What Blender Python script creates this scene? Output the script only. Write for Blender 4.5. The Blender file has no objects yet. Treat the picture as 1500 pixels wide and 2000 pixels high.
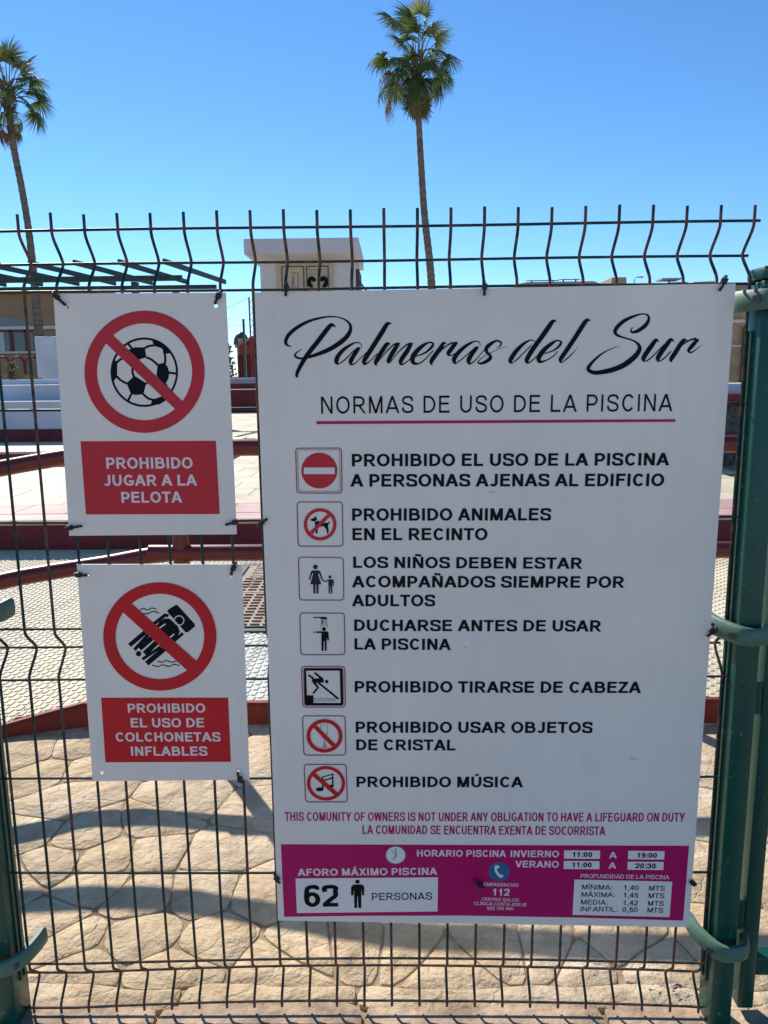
import bpy, bmesh, math, random
from mathutils import Vector, Matrix, noise
from mathutils.geometry import tessellate_polygon
R = math.radians
S = bpy.context.scene
col = S.collection
PI = math.pi

# ------------------------------------------------------------------ camera
FPX = 1500.0
PIT, YAW, ROL = .17669, -.01441, .01089
CAM = Vector((.62808, -1.34782, 1.2847))
def ray(x, y):
    X = x-750; Y = 1000-y
    c, s = math.cos(ROL), math.sin(ROL); X, Y = X*c+Y*s, -X*s+Y*c
    c, s = math.cos(PIT), math.sin(PIT); u = Y/FPX; yy = c+u*s; zz = -s+u*c; xx = X/FPX
    c, s = math.cos(YAW), math.sin(YAW)
    return Vector((xx*c+yy*s, -xx*s+yy*c, zz))
def atY(x, y, Y):                       # the point of the vertical plane Y seen at a photo pixel
    d = ray(x, y); return CAM+d*((Y-CAM.y)/d.y)
def atZ(x, y, Z=0.0):                   # the point of the level plane Z seen at a photo pixel
    d = ray(x, y); return CAM+d*((Z-CAM.z)/d.z)
cd = bpy.data.cameras.new('camera'); cam = bpy.data.objects.new('camera', cd); col.objects.link(cam)
F = ray(750, 1000).normalized()
Rt = (ray(2250, 1000)-ray(750, 1000)).normalized()
Up = Rt.cross(F)
M = Matrix((Rt, Up, -F)).transposed().to_4x4(); M.translation = CAM
cam.matrix_world = M
cd.sensor_fit = 'VERTICAL'; cd.sensor_height = 36; cd.lens = FPX/2000*36
cd.clip_start = .02; cd.clip_end = 3000
S.camera = cam

# ------------------------------------------------------------------ world, sun, exposure
SUN_AZ, SUN_EL = R(30), R(37)           # sun stands behind the fence, 30 deg to the left
sdir = Vector((-math.sin(SUN_AZ)*math.cos(SUN_EL), math.cos(SUN_AZ)*math.cos(SUN_EL), math.sin(SUN_EL)))
W = bpy.data.worlds.new('World'); S.world = W; W.use_nodes = True
nt = W.node_tree; bg = nt.nodes['Background']
sky = nt.nodes.new('ShaderNodeTexSky'); sky.sky_type = 'NISHITA'; sky.sun_disc = False
sky.sun_elevation = SUN_EL; sky.sun_rotation = -SUN_AZ
sky.altitude = 2600; sky.air_density = 1.0; sky.dust_density = .05; sky.ozone_density = 5.0
hsv = nt.nodes.new('ShaderNodeHueSaturation'); hsv.inputs['Saturation'].default_value = 1.12; hsv.inputs['Hue'].default_value = .497
nt.links.new(sky.outputs[0], hsv.inputs['Color']); nt.links.new(hsv.outputs[0], bg.inputs[0]); bg.inputs[1].default_value = .15
sl = bpy.data.lights.new('sun', 'SUN'); sl.energy = 5.0; sl.angle = R(.53); sl.color = (1, .95, .87)
so = bpy.data.objects.new('sun', sl); col.objects.link(so); so.rotation_euler = sdir.to_track_quat('Z', 'Y').to_euler()
S.view_settings.view_transform = 'Standard'; S.view_settings.look = 'None'
S.view_settings.exposure = .30; S.view_settings.gamma = 1; S.view_settings.use_curve_mapping = False

# ------------------------------------------------------------------ materials
def mat(name, c, rough=.6, var=.15, scale=6, bump=0, bscale=40, spec=.4, c2=None, metal=0, rnd=0, coord='Object', stretch=None, detail=6, mixlo=.35, mixhi=.65, trans=0):
    m = bpy.data.materials.new(name); m.use_nodes = True
    n = m.node_tree.nodes; l = m.node_tree.links; b = n['Principled BSDF']
    b.inputs['Roughness'].default_value = rough; b.inputs['Specular IOR Level'].default_value = spec; b.inputs['Metallic'].default_value = metal
    tc = n.new('ShaderNodeTexCoord'); src = tc.outputs['Object' if coord == 'World' else coord]
    if coord == 'World': src = n.new('ShaderNodeNewGeometry').outputs['Position']
    if stretch:
        mp = n.new('ShaderNodeMapping'); mp.inputs['Scale'].default_value = stretch; l.new(src, mp.inputs[0]); src = mp.outputs[0]
    tx = n.new('ShaderNodeTexNoise'); tx.inputs['Scale'].default_value = scale; tx.inputs['Detail'].default_value = detail; tx.inputs['Roughness'].default_value = .62
    l.new(src, tx.inputs['Vector'])
    cr = n.new('ShaderNodeValToRGB')
    c2 = c2 or [max(0, v*(1-var)) for v in c]
    c1 = [min(1, v*(1+var*.6)) for v in c]
    cr.color_ramp.elements[0].position = mixlo; cr.color_ramp.elements[1].position = mixhi
    cr.color_ramp.elements[0].color = (*c2, 1); cr.color_ramp.elements[1].color = (*c1, 1)
    l.new(tx.outputs[0], cr.inputs[0]); out = cr.outputs[0]
    if rnd:
        oi = n.new('ShaderNodeObjectInfo'); hs = n.new('ShaderNodeHueSaturation')
        mr = n.new('ShaderNodeMapRange'); mr.inputs[3].default_value = 1-rnd; mr.inputs[4].default_value = 1+rnd
        l.new(oi.outputs['Random'], mr.inputs[0]); l.new(mr.outputs[0], hs.inputs['Value']); l.new(out, hs.inputs['Color']); out = hs.outputs[0]
    l.new(out, b.inputs['Base Color'])
    if trans:
        b.inputs['Transmission Weight'].default_value = 0
    if bump:
        t2 = n.new('ShaderNodeTexNoise'); t2.inputs['Scale'].default_value = bscale; t2.inputs['Detail'].default_value = 8; t2.inputs['Roughness'].default_value = .6
        l.new(src, t2.inputs['Vector'])
        bp = n.new('ShaderNodeBump'); bp.inputs['Strength'].default_value = 1; bp.inputs['Distance'].default_value = bump
        l.new(t2.outputs[0], bp.inputs['Height']); l.new(bp.outputs[0], b.inputs['Normal'])
    return m

def stone_mat():
    m = mat('flagstone_concrete', (.64, .475, .28), .8, .12, 3, 0, rnd=.07, coord='World', c2=(.56, .42, .25))
    n = m.node_tree.nodes; l = m.node_tree.links; b = n['Principled BSDF']; g = n.new('ShaderNodeNewGeometry')
    # whitish lime bloom towards the middle of the yard, brown dirt in blotches
    t0 = n.new('ShaderNodeTexNoise'); t0.inputs['Scale'].default_value = 1.5; t0.inputs['Detail'].default_value = 5; l.new(g.outputs['Position'], t0.inputs['Vector'])
    r0 = n.new('ShaderNodeValToRGB'); r0.color_ramp.elements[0].position = .44; r0.color_ramp.elements[1].position = .66
    l.new(t0.outputs[0], r0.inputs[0])
    mx = n.new('ShaderNodeMix'); mx.data_type = 'RGBA'; src = b.inputs['Base Color'].links[0].from_socket
    l.new(r0.outputs[0], mx.inputs['Factor']); l.new(src, mx.inputs['A']); mx.inputs['B'].default_value = (.64, .52, .37, 1)
    t1 = n.new('ShaderNodeTexNoise'); t1.inputs['Scale'].default_value = 9; t1.inputs['Detail'].default_value = 10; t1.inputs['Roughness'].default_value = .75; l.new(g.outputs['Position'], t1.inputs['Vector'])
    r1 = n.new('ShaderNodeValToRGB'); r1.color_ramp.elements[0].position = .35; r1.color_ramp.elements[1].position = .58
    r1.color_ramp.elements[0].color = (.70, .63, .56, 1); r1.color_ramp.elements[1].color = (1, 1, 1, 1); l.new(t1.outputs[0], r1.inputs[0])
    m2 = n.new('ShaderNodeMix'); m2.data_type = 'RGBA'; m2.blend_type = 'MULTIPLY'; m2.inputs['Factor'].default_value = 1
    l.new(mx.outputs['Result'], m2.inputs['A']); l.new(r1.outputs[0], m2.inputs['B']); l.new(m2.outputs['Result'], b.inputs['Base Color'])
    # slate relief: broad folds, ridges and grain
    w = n.new('ShaderNodeTexNoise'); w.inputs['Scale'].default_value = 7; w.inputs['Detail'].default_value = 6; w.inputs['Roughness'].default_value = .55; w.inputs['Distortion'].default_value = 1.2
    l.new(g.outputs['Position'], w.inputs['Vector'])
    ms = n.new('ShaderNodeMath'); ms.operation = 'SUBTRACT'; ms.inputs[1].default_value = .5; l.new(w.outputs[0], ms.inputs[0])
    ab = n.new('ShaderNodeMath'); ab.operation = 'ABSOLUTE'; l.new(ms.outputs[0], ab.inputs[0])
    pw = n.new('ShaderNodeMapRange'); pw.inputs[1].default_value = 0; pw.inputs[2].default_value = .06; l.new(ab.outputs[0], pw.inputs[0])
    b1 = n.new('ShaderNodeBump'); b1.inputs['Distance'].default_value = .0035; b1.inputs['Strength'].default_value = .42; l.new(pw.outputs[0], b1.inputs['Height'])
    v = n.new('ShaderNodeTexNoise'); v.inputs['Scale'].default_value = 14; v.inputs['Detail'].default_value = 4; l.new(g.outputs['Position'], v.inputs['Vector'])
    b2 = n.new('ShaderNodeBump'); b2.inputs['Distance'].default_value = .027; b2.inputs['Strength'].default_value = .8; l.new(v.outputs[0], b2.inputs['Height']); l.new(b1.outputs[0], b2.inputs['Normal'])
    f = n.new('ShaderNodeTexNoise'); f.inputs['Scale'].default_value = 90; f.inputs['Detail'].default_value = 6; f.inputs['Roughness'].default_value = .7; l.new(g.outputs['Position'], f.inputs['Vector'])
    b3 = n.new('ShaderNodeBump'); b3.inputs['Distance'].default_value = .0045; b3.inputs['Strength'].default_value = .8; l.new(f.outputs[0], b3.inputs['Height']); l.new(b2.outputs[0], b3.inputs['Normal'])
    # hairline cracks that wander across the slabs
    wv = n.new('ShaderNodeTexNoise'); wv.inputs['Scale'].default_value = 6; wv.inputs['Detail'].default_value = 4; l.new(g.outputs['Position'], wv.inputs['Vector'])
    wm = n.new('ShaderNodeMix'); wm.data_type = 'VECTOR'; wm.inputs['Factor'].default_value = .16; l.new(g.outputs['Position'], wm.inputs['A']); l.new(wv.outputs['Color'], wm.inputs['B'])
    vo = n.new('ShaderNodeTexVoronoi'); vo.feature = 'DISTANCE_TO_EDGE'; vo.inputs['Scale'].default_value = 4.6; l.new(wm.outputs['Result'], vo.inputs['Vector'])
    vr = n.new('ShaderNodeMapRange'); vr.inputs[1].default_value = 0; vr.inputs[2].default_value = .018; l.new(vo.outputs['Distance'], vr.inputs[0])
    b4 = n.new('ShaderNodeBump'); b4.inputs['Distance'].default_value = .003; b4.inputs['Strength'].default_value = .5; l.new(vr.outputs[0], b4.inputs['Height']); l.new(b3.outputs[0], b4.inputs['Normal'])
    l.new(b4.outputs[0], b.inputs['Normal'])
    return m

def paint_mat(name, base, rustc=(.22, .07, .03), scale=55, lo=.52, hi=.62, rough=.45, attr=None, fade=None, spec=.5):
    """painted steel with rust or flaked paint; attr = vertex attribute (wear) that brings more of it"""
    m = bpy.data.materials.new(name); m.use_nodes = True
    n = m.node_tree.nodes; l = m.node_tree.links; b = n['Principled BSDF']; g = n.new('ShaderNodeNewGeometry')
    b.inputs['Specular IOR Level'].default_value = spec
    t = n.new('ShaderNodeTexNoise'); t.inputs['Scale'].default_value = scale; t.inputs['Detail'].default_value = 8; t.inputs['Roughness'].default_value = .7
    l.new(g.outputs['Position'], t.inputs['Vector']); h = t.outputs[0]
    if attr:
        a = n.new('ShaderNodeAttribute'); a.attribute_name = attr; ad = n.new('ShaderNodeMath'); ad.operation = 'ADD'
        l.new(h, ad.inputs[0]); l.new(a.outputs['Fac'], ad.inputs[1]); h = ad.outputs[0]
    r = n.new('ShaderNodeMapRange'); r.inputs[1].default_value = lo; r.inputs[2].default_value = hi; l.new(h, r.inputs[0])
    t2 = n.new('ShaderNodeTexNoise'); t2.inputs['Scale'].default_value = 12; t2.inputs['Detail'].default_value = 5; l.new(g.outputs['Position'], t2.inputs['Vector'])
    mb = n.new('ShaderNodeMix'); mb.data_type = 'RGBA'; l.new(t2.outputs[0], mb.inputs['Factor']); mb.inputs['A'].default_value = (*base, 1); mb.inputs['B'].default_value = (*(fade or [v*1.5 for v in base]), 1)
    mx = n.new('ShaderNodeMix'); mx.data_type = 'RGBA'; l.new(r.outputs[0], mx.inputs['Factor']); l.new(mb.outputs['Result'], mx.inputs['A']); mx.inputs['B'].default_value = (*rustc, 1)
    l.new(mx.outputs['Result'], b.inputs['Base Color'])
    rr = n.new('ShaderNodeMapRange'); rr.inputs[3].default_value = rough; rr.inputs[4].default_value = .85; l.new(r.outputs[0], rr.inputs[0]); l.new(rr.outputs[0], b.inputs['Roughness'])
    bp = n.new('ShaderNodeBump'); bp.inputs['Distance'].default_value = .0006; l.new(h, bp.inputs['Height']); l.new(bp.outputs[0], b.inputs['Normal'])
    return m

def leaf_mat(name, c, t=.35):
    m = mat(name, c, .55, .35, 3, rnd=.25, spec=.5)
    n = m.node_tree.nodes; l = m.node_tree.links; b = n['Principled BSDF']; out = n['Material Output']
    tr = n.new('ShaderNodeBsdfTranslucent'); src = b.inputs['Base Color'].links[0].from_socket; l.new(src, tr.inputs[0])
    mx = n.new('ShaderNodeMixShader'); mx.inputs[0].default_value = t; l.new(b.outputs[0], mx.inputs[1]); l.new(tr.outputs[0], mx.inputs[2]); l.new(mx.outputs[0], out.inputs[0])
    return m

K = {}
K['wire'] = paint_mat('green_coated_wire', (.006, .030, .030), (.15, .075, .048), 60, .55, .68, .55, 'wear', (.008, .045, .040), spec=.25)
K['post'] = paint_mat('green_post_paint', (.004, .058, .040), (.16, .27, .22), 75, .62, .68, .34, None, (.007, .074, .052), spec=.35)
K['clamp'] = mat('green_plastic_clamp', (.085, .17, .115), .55, .2, 20, .0004, 120)
K['groove_strip'] = mat('black_groove_strip', (.012, .02, .02), .7)
K['sign'] = mat('white_sign_board', (.87, .785, .68), .42, .035, 2.2, c2=(.80, .725, .635), mixlo=.3, mixhi=.6, spec=.3)
def dust(m, amt=.05):
    n = m.node_tree.nodes; l = m.node_tree.links; b = n['Principled BSDF']; g = n.new('ShaderNodeNewGeometry'); mp = n.new('ShaderNodeMapping'); mp.inputs['Scale'].default_value = (22, 1, 1.1)
    l.new(g.outputs['Position'], mp.inputs[0]); t = n.new('ShaderNodeTexNoise'); t.inputs['Scale'].default_value = 2.2; t.inputs['Detail'].default_value = 9; t.inputs['Roughness'].default_value = .7; l.new(mp.outputs[0], t.inputs['Vector'])
    t2 = n.new('ShaderNodeTexNoise'); t2.inputs['Scale'].default_value = 5; t2.inputs['Detail'].default_value = 8; l.new(g.outputs['Position'], t2.inputs['Vector'])
    mu = n.new('ShaderNodeMath'); mu.operation = 'MULTIPLY'; l.new(t.outputs[0], mu.inputs[0]); l.new(t2.outputs[0], mu.inputs[1])
    mr = n.new('ShaderNodeMapRange'); mr.inputs[1].default_value = .18; mr.inputs[2].default_value = .38; mr.inputs[3].default_value = 1; mr.inputs[4].default_value = 1-amt; l.new(mu.outputs[0], mr.inputs[0])
    mx = n.new('ShaderNodeMix'); mx.data_type = 'RGBA'; mx.blend_type = 'MULTIPLY'; mx.inputs['Factor'].default_value = 1; l.new(b.inputs['Base Color'].links[0].from_socket, mx.inputs['A']); l.new(mr.outputs[0], mx.inputs['B']); l.new(mx.outputs['Result'], b.inputs['Base Color'])
    rr = n.new('ShaderNodeMapRange'); rr.inputs[3].default_value = .32; rr.inputs[4].default_value = .6; l.new(t2.outputs[0], rr.inputs[0]); l.new(rr.outputs[0], b.inputs['Roughness'])
dust(K['sign'], .055)
K['signedge'] = mat('sign_board_edge', (.62, .62, .64), .6)
K['ink'] = mat('black_print', (.005, .006, .011), .6, .1, 30, spec=.12)
K['black'] = mat('black_print_plain', (.005, .005, .006), .6, .1, 30, spec=.12)
K['navy'] = mat('navy_print', (.008, .010, .035), .5, .1, 30, spec=.3)
K['red1'] = mat('red_print', (.58, .022, .036), .42, .08, 5, spec=.3)
K['red2'] = mat('deep_red_print', (.60, .010, .020), .42, .08, 5, spec=.3)
K['paper'] = mat('white_print', (.83, .77, .69), .45, .03, 10, spec=.3)
K['pinkish'] = mat('pale_print', (.80, .68, .64), .45, .03, 10, spec=.3)
K['frame'] = mat('thin_red_print', (.30, .07, .09), .5, .1, 30)
K['mag'] = mat('magenta_print', (.48, .001, .11), .42, .05, 5, spec=.3)
K['blue'] = mat('blue_print', (.02, .13, .28), .45, .1, 20)
K['grey'] = mat('grey_print', (.20, .21, .22), .5, .1, 30)
K['tie'] = mat('black_nylon', (.010, .010, .014), .45, .2, 40)
K['stone'] = stone_mat()
K['joint'] = mat('joint_mortar_shade', (.33, .24, .14), .95, .3, 30, .002, 60)  # between the flagstones this dark tone paints the shade of the joints
K['rubble'] = mat('rough_mortar', (.48, .40, .31), .95, .6, 45, .004, 60, c2=(.16, .125, .095), mixlo=.40, mixhi=.62)
K['front'] = mat('pinkish_pavement', (.44, .31, .205), .9, .4, 14, .008, 45)
K['tile'] = mat('cream_tile', (.64, .545, .375), .7, .22, 2.2, .0006, 150, rnd=.09, coord='World')
K['tile2'] = mat('pink_tile', (.56, .35, .30), .7, .2, 2.5, .0006, 150, rnd=.08, coord='World')
K['tilegrey'] = mat('grey_tile', (.58, .56, .48), .65, .2, 2.2, .0006, 150, rnd=.09, coord='World')
K['brown'] = mat('brown_cast_cover', (.30, .20, .135), .6, .3, 20, .001, 80, c2=(.22, .14, .10))
K['maroon'] = mat('maroon_paint', (.16, .024, .028), .6, .2, 5, .0006, 60, c2=(.12, .02, .024), spec=.2)
K['kerb'] = mat('red_kerb_paint', (.23, .036, .018), .6, .25, 6, .001, 70, c2=(.17, .024, .014), spec=.2)
K['rail'] = mat('maroon_rail_paint', (.14, .020, .016), .35, .2, 6, spec=.4)
K['white'] = mat('white_render', (.56, .55, .57), .85, .14, 1.2, .001, 40)
K['cream'] = mat('cream_render', (.58, .545, .53), .85, .12, 1.5, .001, 40)
K['sandwall'] = mat('sand_render', (.36, .215, .12), .9, .12, 1.2, .002, 30)
K['tanwall'] = mat('tan_stone_wall', (.44, .29, .17), .9, .3, 4, .006, 20)
K['pale'] = mat('pale_trim', (.66, .60, .52), .85)
K['glass'] = mat('green_grey_glass', (.16, .20, .18), .25, .2, .8)
K['curtain'] = mat('white_curtain', (.55, .62, .58), .9)
K['redwood'] = mat('maroon_woodwork', (.17, .03, .035), .6)
K['pergola'] = mat('dark_green_timber', (.025, .050, .042), .6, .2, 6)
K['board'] = mat('ceramic_board', (.50, .38, .25), .5, .1, 10)
K['wood'] = mat('brown_wood', (.10, .055, .03), .7, .3, 8)
K['trunk'] = mat('palm_trunk', (.22, .165, .12), .95, .35, 3, .03, 12, stretch=(1, 1, 6), c2=(.12, .09, .07))
K['frond'] = leaf_mat('palm_frond_green', (.085, .125, .028), .4)
K['frond_pale'] = leaf_mat('palm_frond_pale', (.20, .23, .08), .4)
K['dead'] = leaf_mat('palm_frond_dead', (.20, .13, .075), .25)
K['petiole'] = mat('palm_petiole', (.20, .20, .08), .6, .2, 6)
K['shrub'] = leaf_mat('shrub_leaf', (.17, .15, .06), .3)
K['redpaint'] = mat('red_paint', (.34, .03, .03), .6, .2, 3)
K['terra'] = mat('terracotta', (.42, .20, .14), .8, .2, 3)
K['dark'] = mat('dark_grey_metal', (.06, .06, .07), .5)
K['steel'] = mat('pale_steel', (.35, .38, .42), .5)
K['ground'] = mat('sandy_ground', (.42, .33, .23), .95, .2, .3)
K['lava'] = mat('dark_gravel', (.10, .085, .075), .95, .6, 20, .01, 30)
K['sandroof'] = mat('tan_roof', (.42, .30, .19), .9, .15, 1)

# ------------------------------------------------------------------ mesh helpers
class MB:
    def __init__(s): s.v = []; s.f = []
    def add(s, vs, fs):
        k = len(s.v); s.v += [tuple(v) for v in vs]; s.f += [tuple(i+k for i in f) for f in fs]; return s
    def box(s, a, b):
        x0, y0, z0 = a; x1, y1, z1 = b
        return s.add([(x0,y0,z0),(x1,y0,z0),(x1,y1,z0),(x0,y1,z0),(x0,y0,z1),(x1,y0,z1),(x1,y1,z1),(x0,y1,z1)],
                     [(0,3,2,1),(4,5,6,7),(0,1,5,4),(1,2,6,5),(2,3,7,6),(3,0,4,7)])
    def bbox(s, a, b, r):                # box with chamfered edges
        bm = bmesh.new(); bmesh.ops.create_cube(bm, size=1)
        c = [(p+q)/2 for p, q in zip(a, b)]; d = [abs(q-p) for p, q in zip(a, b)]
        for v in bm.verts: v.co = Vector([c[i]+v.co[i]*d[i] for i in range(3)])
        bmesh.ops.bevel(bm, geom=list(bm.edges), offset=r, segments=2, affect='EDGES', profile=.5)
        bm.verts.index_update(); s.add([v.co[:] for v in bm.verts], [[v.index for v in f.verts] for f in bm.faces]); bm.free(); return s
    def beam(s, p, q, w, h, up=Vector((0, 0, 1))):
        p = Vector(p); q = Vector(q); d = (q-p).normalized(); sd = d.cross(up).normalized(); u = sd.cross(d)
        vs = [c+sd*a*w/2+u*b*h/2 for c in (p, q) for a, b in ((-1,-1),(1,-1),(1,1),(-1,1))]
        return s.add(vs, [(3,2,1,0),(4,5,6,7),(0,1,5,4),(1,2,6,5),(2,3,7,6),(3,0,4,7)])
    def tube(s, pts, r, n=10, cap=True):
        pts = [Vector(p) for p in pts]; rs = r if isinstance(r, (list, tuple)) else [r]*len(pts)
        k0 = len(s.v); prev = None
        for i, p in enumerate(pts):
            d = (pts[min(i+1, len(pts)-1)]-pts[max(i-1, 0)]).normalized()
            if prev is None:
                prev = d.orthogonal().normalized()
                if abs(d.z) > .7: prev = Vector((1, 0, 0))-d*d.x; prev.normalize()
            prev = (prev-d*prev.dot(d)).normalized(); b = d.cross(prev)
            s.v += [tuple(p+(prev*math.cos(2*PI*j/n)+b*math.sin(2*PI*j/n))*rs[i]) for j in range(n)]
        for i in range(len(pts)-1):
            for j in range(n):
                a = k0+i*n+j; c = k0+i*n+(j+1) % n; s.f.append((a, c, c+n, a+n))
        if cap:
            s.f.append(tuple(k0+j for j in range(n))[::-1]); s.f.append(tuple(k0+(len(pts)-1)*n+j for j in range(n)))
        return s
    def prism(s, poly, z0, z1):          # polygon in XY extruded in Z
        n = len(poly); vs = [(x, y, z0) for x, y in poly]+[(x, y, z1) for x, y in poly]
        return s.add(vs, [tuple(range(n))[::-1], tuple(range(n, 2*n))]+[(i, (i+1) % n, n+(i+1) % n, n+i) for i in range(n)])
    def prismY(s, poly, y0, y1):         # polygon in XZ extruded in Y
        n = len(poly); vs = [(x, y0, z) for x, z in poly]+[(x, y1, z) for x, z in poly]
        return s.add(vs, [tuple(range(n)), tuple(range(n, 2*n))[::-1]]+[(i, n+i, n+(i+1) % n, (i+1) % n) for i in range(n)])

def tag(o, label=None, cat=None, group=None, kind=None):
    if label: o['label'] = label
    if cat: o['category'] = cat
    if group: o['group'] = group
    if kind: o['kind'] = kind
    return o
def wloc(o):
    v = Vector((0, 0, 0))
    while o is not None: v += o.location; o = o.parent
    return v
def obj(name, mb, m, parent=None, smooth=False, origin=None, recalc=False):
    """one mesh object from a builder in world coordinates"""
    me = bpy.data.meshes.new(name)
    o = bpy.data.objects.new(name, me); col.objects.link(o)
    base = wloc(parent) if parent else Vector((0, 0, 0))
    if origin is not None: o.location = Vector(origin)-base; base = Vector(origin)
    me.from_pydata([(x-base.x, y-base.y, z-base.z) for x, y, z in mb.v], [], mb.f)
    if recalc:
        bm = bmesh.new(); bm.from_mesh(me); bmesh.ops.recalc_face_normals(bm, faces=bm.faces); bm.to_mesh(me); bm.free()
    me.materials.append(K[m] if isinstance(m, str) else m)
    if smooth:
        me.polygons.foreach_set('use_smooth', [True]*len(me.polygons))
        try: me.set_sharp_from_angle(angle=R(40))
        except Exception: pass
    if parent: o.parent = parent
    me.update(); return o
def thing(name, label, cat, loc=(0, 0, 0), group=None):
    o = bpy.data.objects.new(name, None); col.objects.link(o); o.location = loc; o.empty_display_size = .1
    return tag(o, label, cat, group)
def copy_tree(o, parent=None):
    c = o.copy(); col.objects.link(c); c.parent = parent
    for ch in [x for x in KIDS.get(o.name, [])]: pass
    return c
KIDS = {}
def lin(a, b, t): return a+(b-a)*t
def catmull(P, n=6):
    out = []; P = [tuple(p) for p in P]; m = len(P)
    for i in range(m-1):
        p0 = P[max(i-1, 0)]; p1 = P[i]; p2 = P[i+1]; p3 = P[min(i+2, m-1)]
        for k in range(n):
            t = k/n
            out.append(tuple(.5*((2*b)+(-a+c)*t+(2*a-5*b+4*c-d)*t*t+(-a+3*b-3*c+d)*t**3) for a, b, c, d in zip(p0, p1, p2, p3)))
    out.append(P[-1]); return out

# ================================================================== GROUND AND SETTING
GR = MB().box((-1500, -400, -1.2), (1500, 2500, -.25))
tag(obj('ground', GR, 'ground'), kind='structure')
# ---- stamped concrete yard behind the fence: a bed with single flagstones
bed = tag(obj('paving_bed', MB().box((-3.2, -3.0, -.24), (4.2, 1.62, -.0045)), 'joint'), kind='structure')
rnd = random.Random(4)
seeds_px = [(49,1626),(168,1626),(93,1686),(209,1678),(300,1665),(422,1663),(317,1604),(373,1559),(504,1570),(130,1559),(93,1507),(160,1500),
            (112,1790),(180,1730),(270,1753),(392,1746),(515,1753),(276,1824),(418,1828),(150,1835),(515,1500),(60,1470),(150,1460),(20,1720),
            (600,1850),(700,1835),(790,1840),(880,1890),(960,1845),(1060,1850),(1150,1890),(1210,1850),(1290,1900),(560,1890),(330,1900),(160,1900),(1400,1700),(1385,1600),(1380,1480),(1440,1850),(1480,1700)]
seeds = []
for p in seeds_px:
    q = atZ(*p, 0); seeds.append((q.x, q.y))
tries = 0
while tries < 9000:
    tries += 1
    x = rnd.uniform(-3.1, 4.1); y = rnd.uniform(.12, 1.6)
    if all((x-a)**2+(y-b)**2 > .31**2 for a, b in seeds): seeds.append((x, y))
def clip(poly, a, b, c):                 # keep a*x+b*y<=c
    out = []
    for i in range(len(poly)):
        p = poly[i]; q = poly[(i+1) % len(poly)]; dp = a*p[0]+b*p[1]-c; dq = a*q[0]+b*q[1]-c
        if dp <= 0: out.append(p)
        if (dp < 0 < dq) or (dq < 0 < dp):
            t = dp/(dp-dq); out.append((p[0]+(q[0]-p[0])*t, p[1]+(q[1]-p[1])*t))
    return out
def cells(seeds, box):
    res = []
    for i, (x, y) in enumerate(seeds):
        poly = [(box[0], box[1]), (box[2], box[1]), (box[2], box[3]), (box[0], box[3])]
        for j, (u, v) in enumerate(seeds):
            if i == j or (u-x)**2+(v-y)**2 > 2.0: continue
            poly = clip(poly, u-x, v-y, (u*u+v*v-x*x-y*y)/2)
            if len(poly) < 3: break
        if len(poly) >= 3: res.append(poly)
    return res
def wob(p, amp=.012, f=5.0):             # the same wobble for both stones of a joint
    v = Vector((p[0]*f, p[1]*f, 3.3)); a = noise.noise_vector(v); b = noise.noise_vector(v*3.1)
    return (p[0]+a.x*amp*2+b.x*amp*.5, p[1]+a.y*amp*2+b.y*amp*.5)
def stone_mesh(poly, gap=.004, top=0.0, r=.010, tilt=(0, 0), step=.03, depth=.012):
    pts = []
    for i in range(len(poly)):
        p = poly[i]; q = poly[(i+1) % len(poly)]; L = math.dist(p, q); n = max(1, int(L/step))
        for k in range(n): pts.append(wob((lin(p[0], q[0], k/n), lin(p[1], q[1], k/n))))
    n = len(pts); cx = sum(p[0] for p in pts)/n; cy = sum(p[1] for p in pts)/n
    for _ in range(1): pts = [((pts[i-1][0]+3*pts[i][0]+pts[(i+1) % n][0])/5, (pts[i-1][1]+3*pts[i][1]+pts[(i+1) % n][1])/5) for i in range(n)]
    nrm = []
    for i in range(n):
        a, b = pts[i-1], pts[(i+1) % n]; dx, dy = b[0]-a[0], b[1]-a[1]; L = math.hypot(dx, dy) or 1; nx, ny = -dy/L, dx/L
        if nx*(cx-pts[i][0])+ny*(cy-pts[i][1]) < 0 and False: nx, ny = -nx, -ny
        nrm.append((nx, ny))
    area = sum(pts[i-1][0]*pts[i][1]-pts[i][0]*pts[i-1][1] for i in range(n)); sg = 1 if area > 0 else -1
    def ring(ins, z):
        out = []
        for (x, y), (nx, ny) in zip(pts, nrm):
            d = math.hypot(x-cx, y-cy) or 1; k = min(ins, d*.6)*sg
            X = x+nx*k; Y = y+ny*k
            out.append((X, Y, z+(tilt[0]*(X-cx)+tilt[1]*(Y-cy))))
        return out
    rings = [ring(gap, top-depth), ring(gap+.0008, top-.004), ring(gap+r*.4, top-.0012), ring(gap+r, top)]
    vs = [v for rg in rings for v in rg]+[(cx, cy, top+.002)]
    fs = []
    for k in range(len(rings)-1):
        for i in range(n): fs.append((k*n+i, k*n+(i+1) % n, (k+1)*n+(i+1) % n, (k+1)*n+i))
    for i in range(n): fs.append(((len(rings)-1)*n+i, (len(rings)-1)*n+(i+1) % n, len(vs)-1))
    return MB().add(vs, fs)
for poly in cells(seeds, (-3.2, .085, 4.2, 1.62)):
    cx = sum(p[0] for p in poly)/len(poly)
    obj('flagstone', stone_mesh(poly, gap=rnd.uniform(.0001, .0020), r=rnd.uniform(.003, .0065), top=rnd.uniform(-.001, .001), tilt=(rnd.uniform(-.004, .004), rnd.uniform(-.004, .004))), 'stone', bed, smooth=True)
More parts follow.
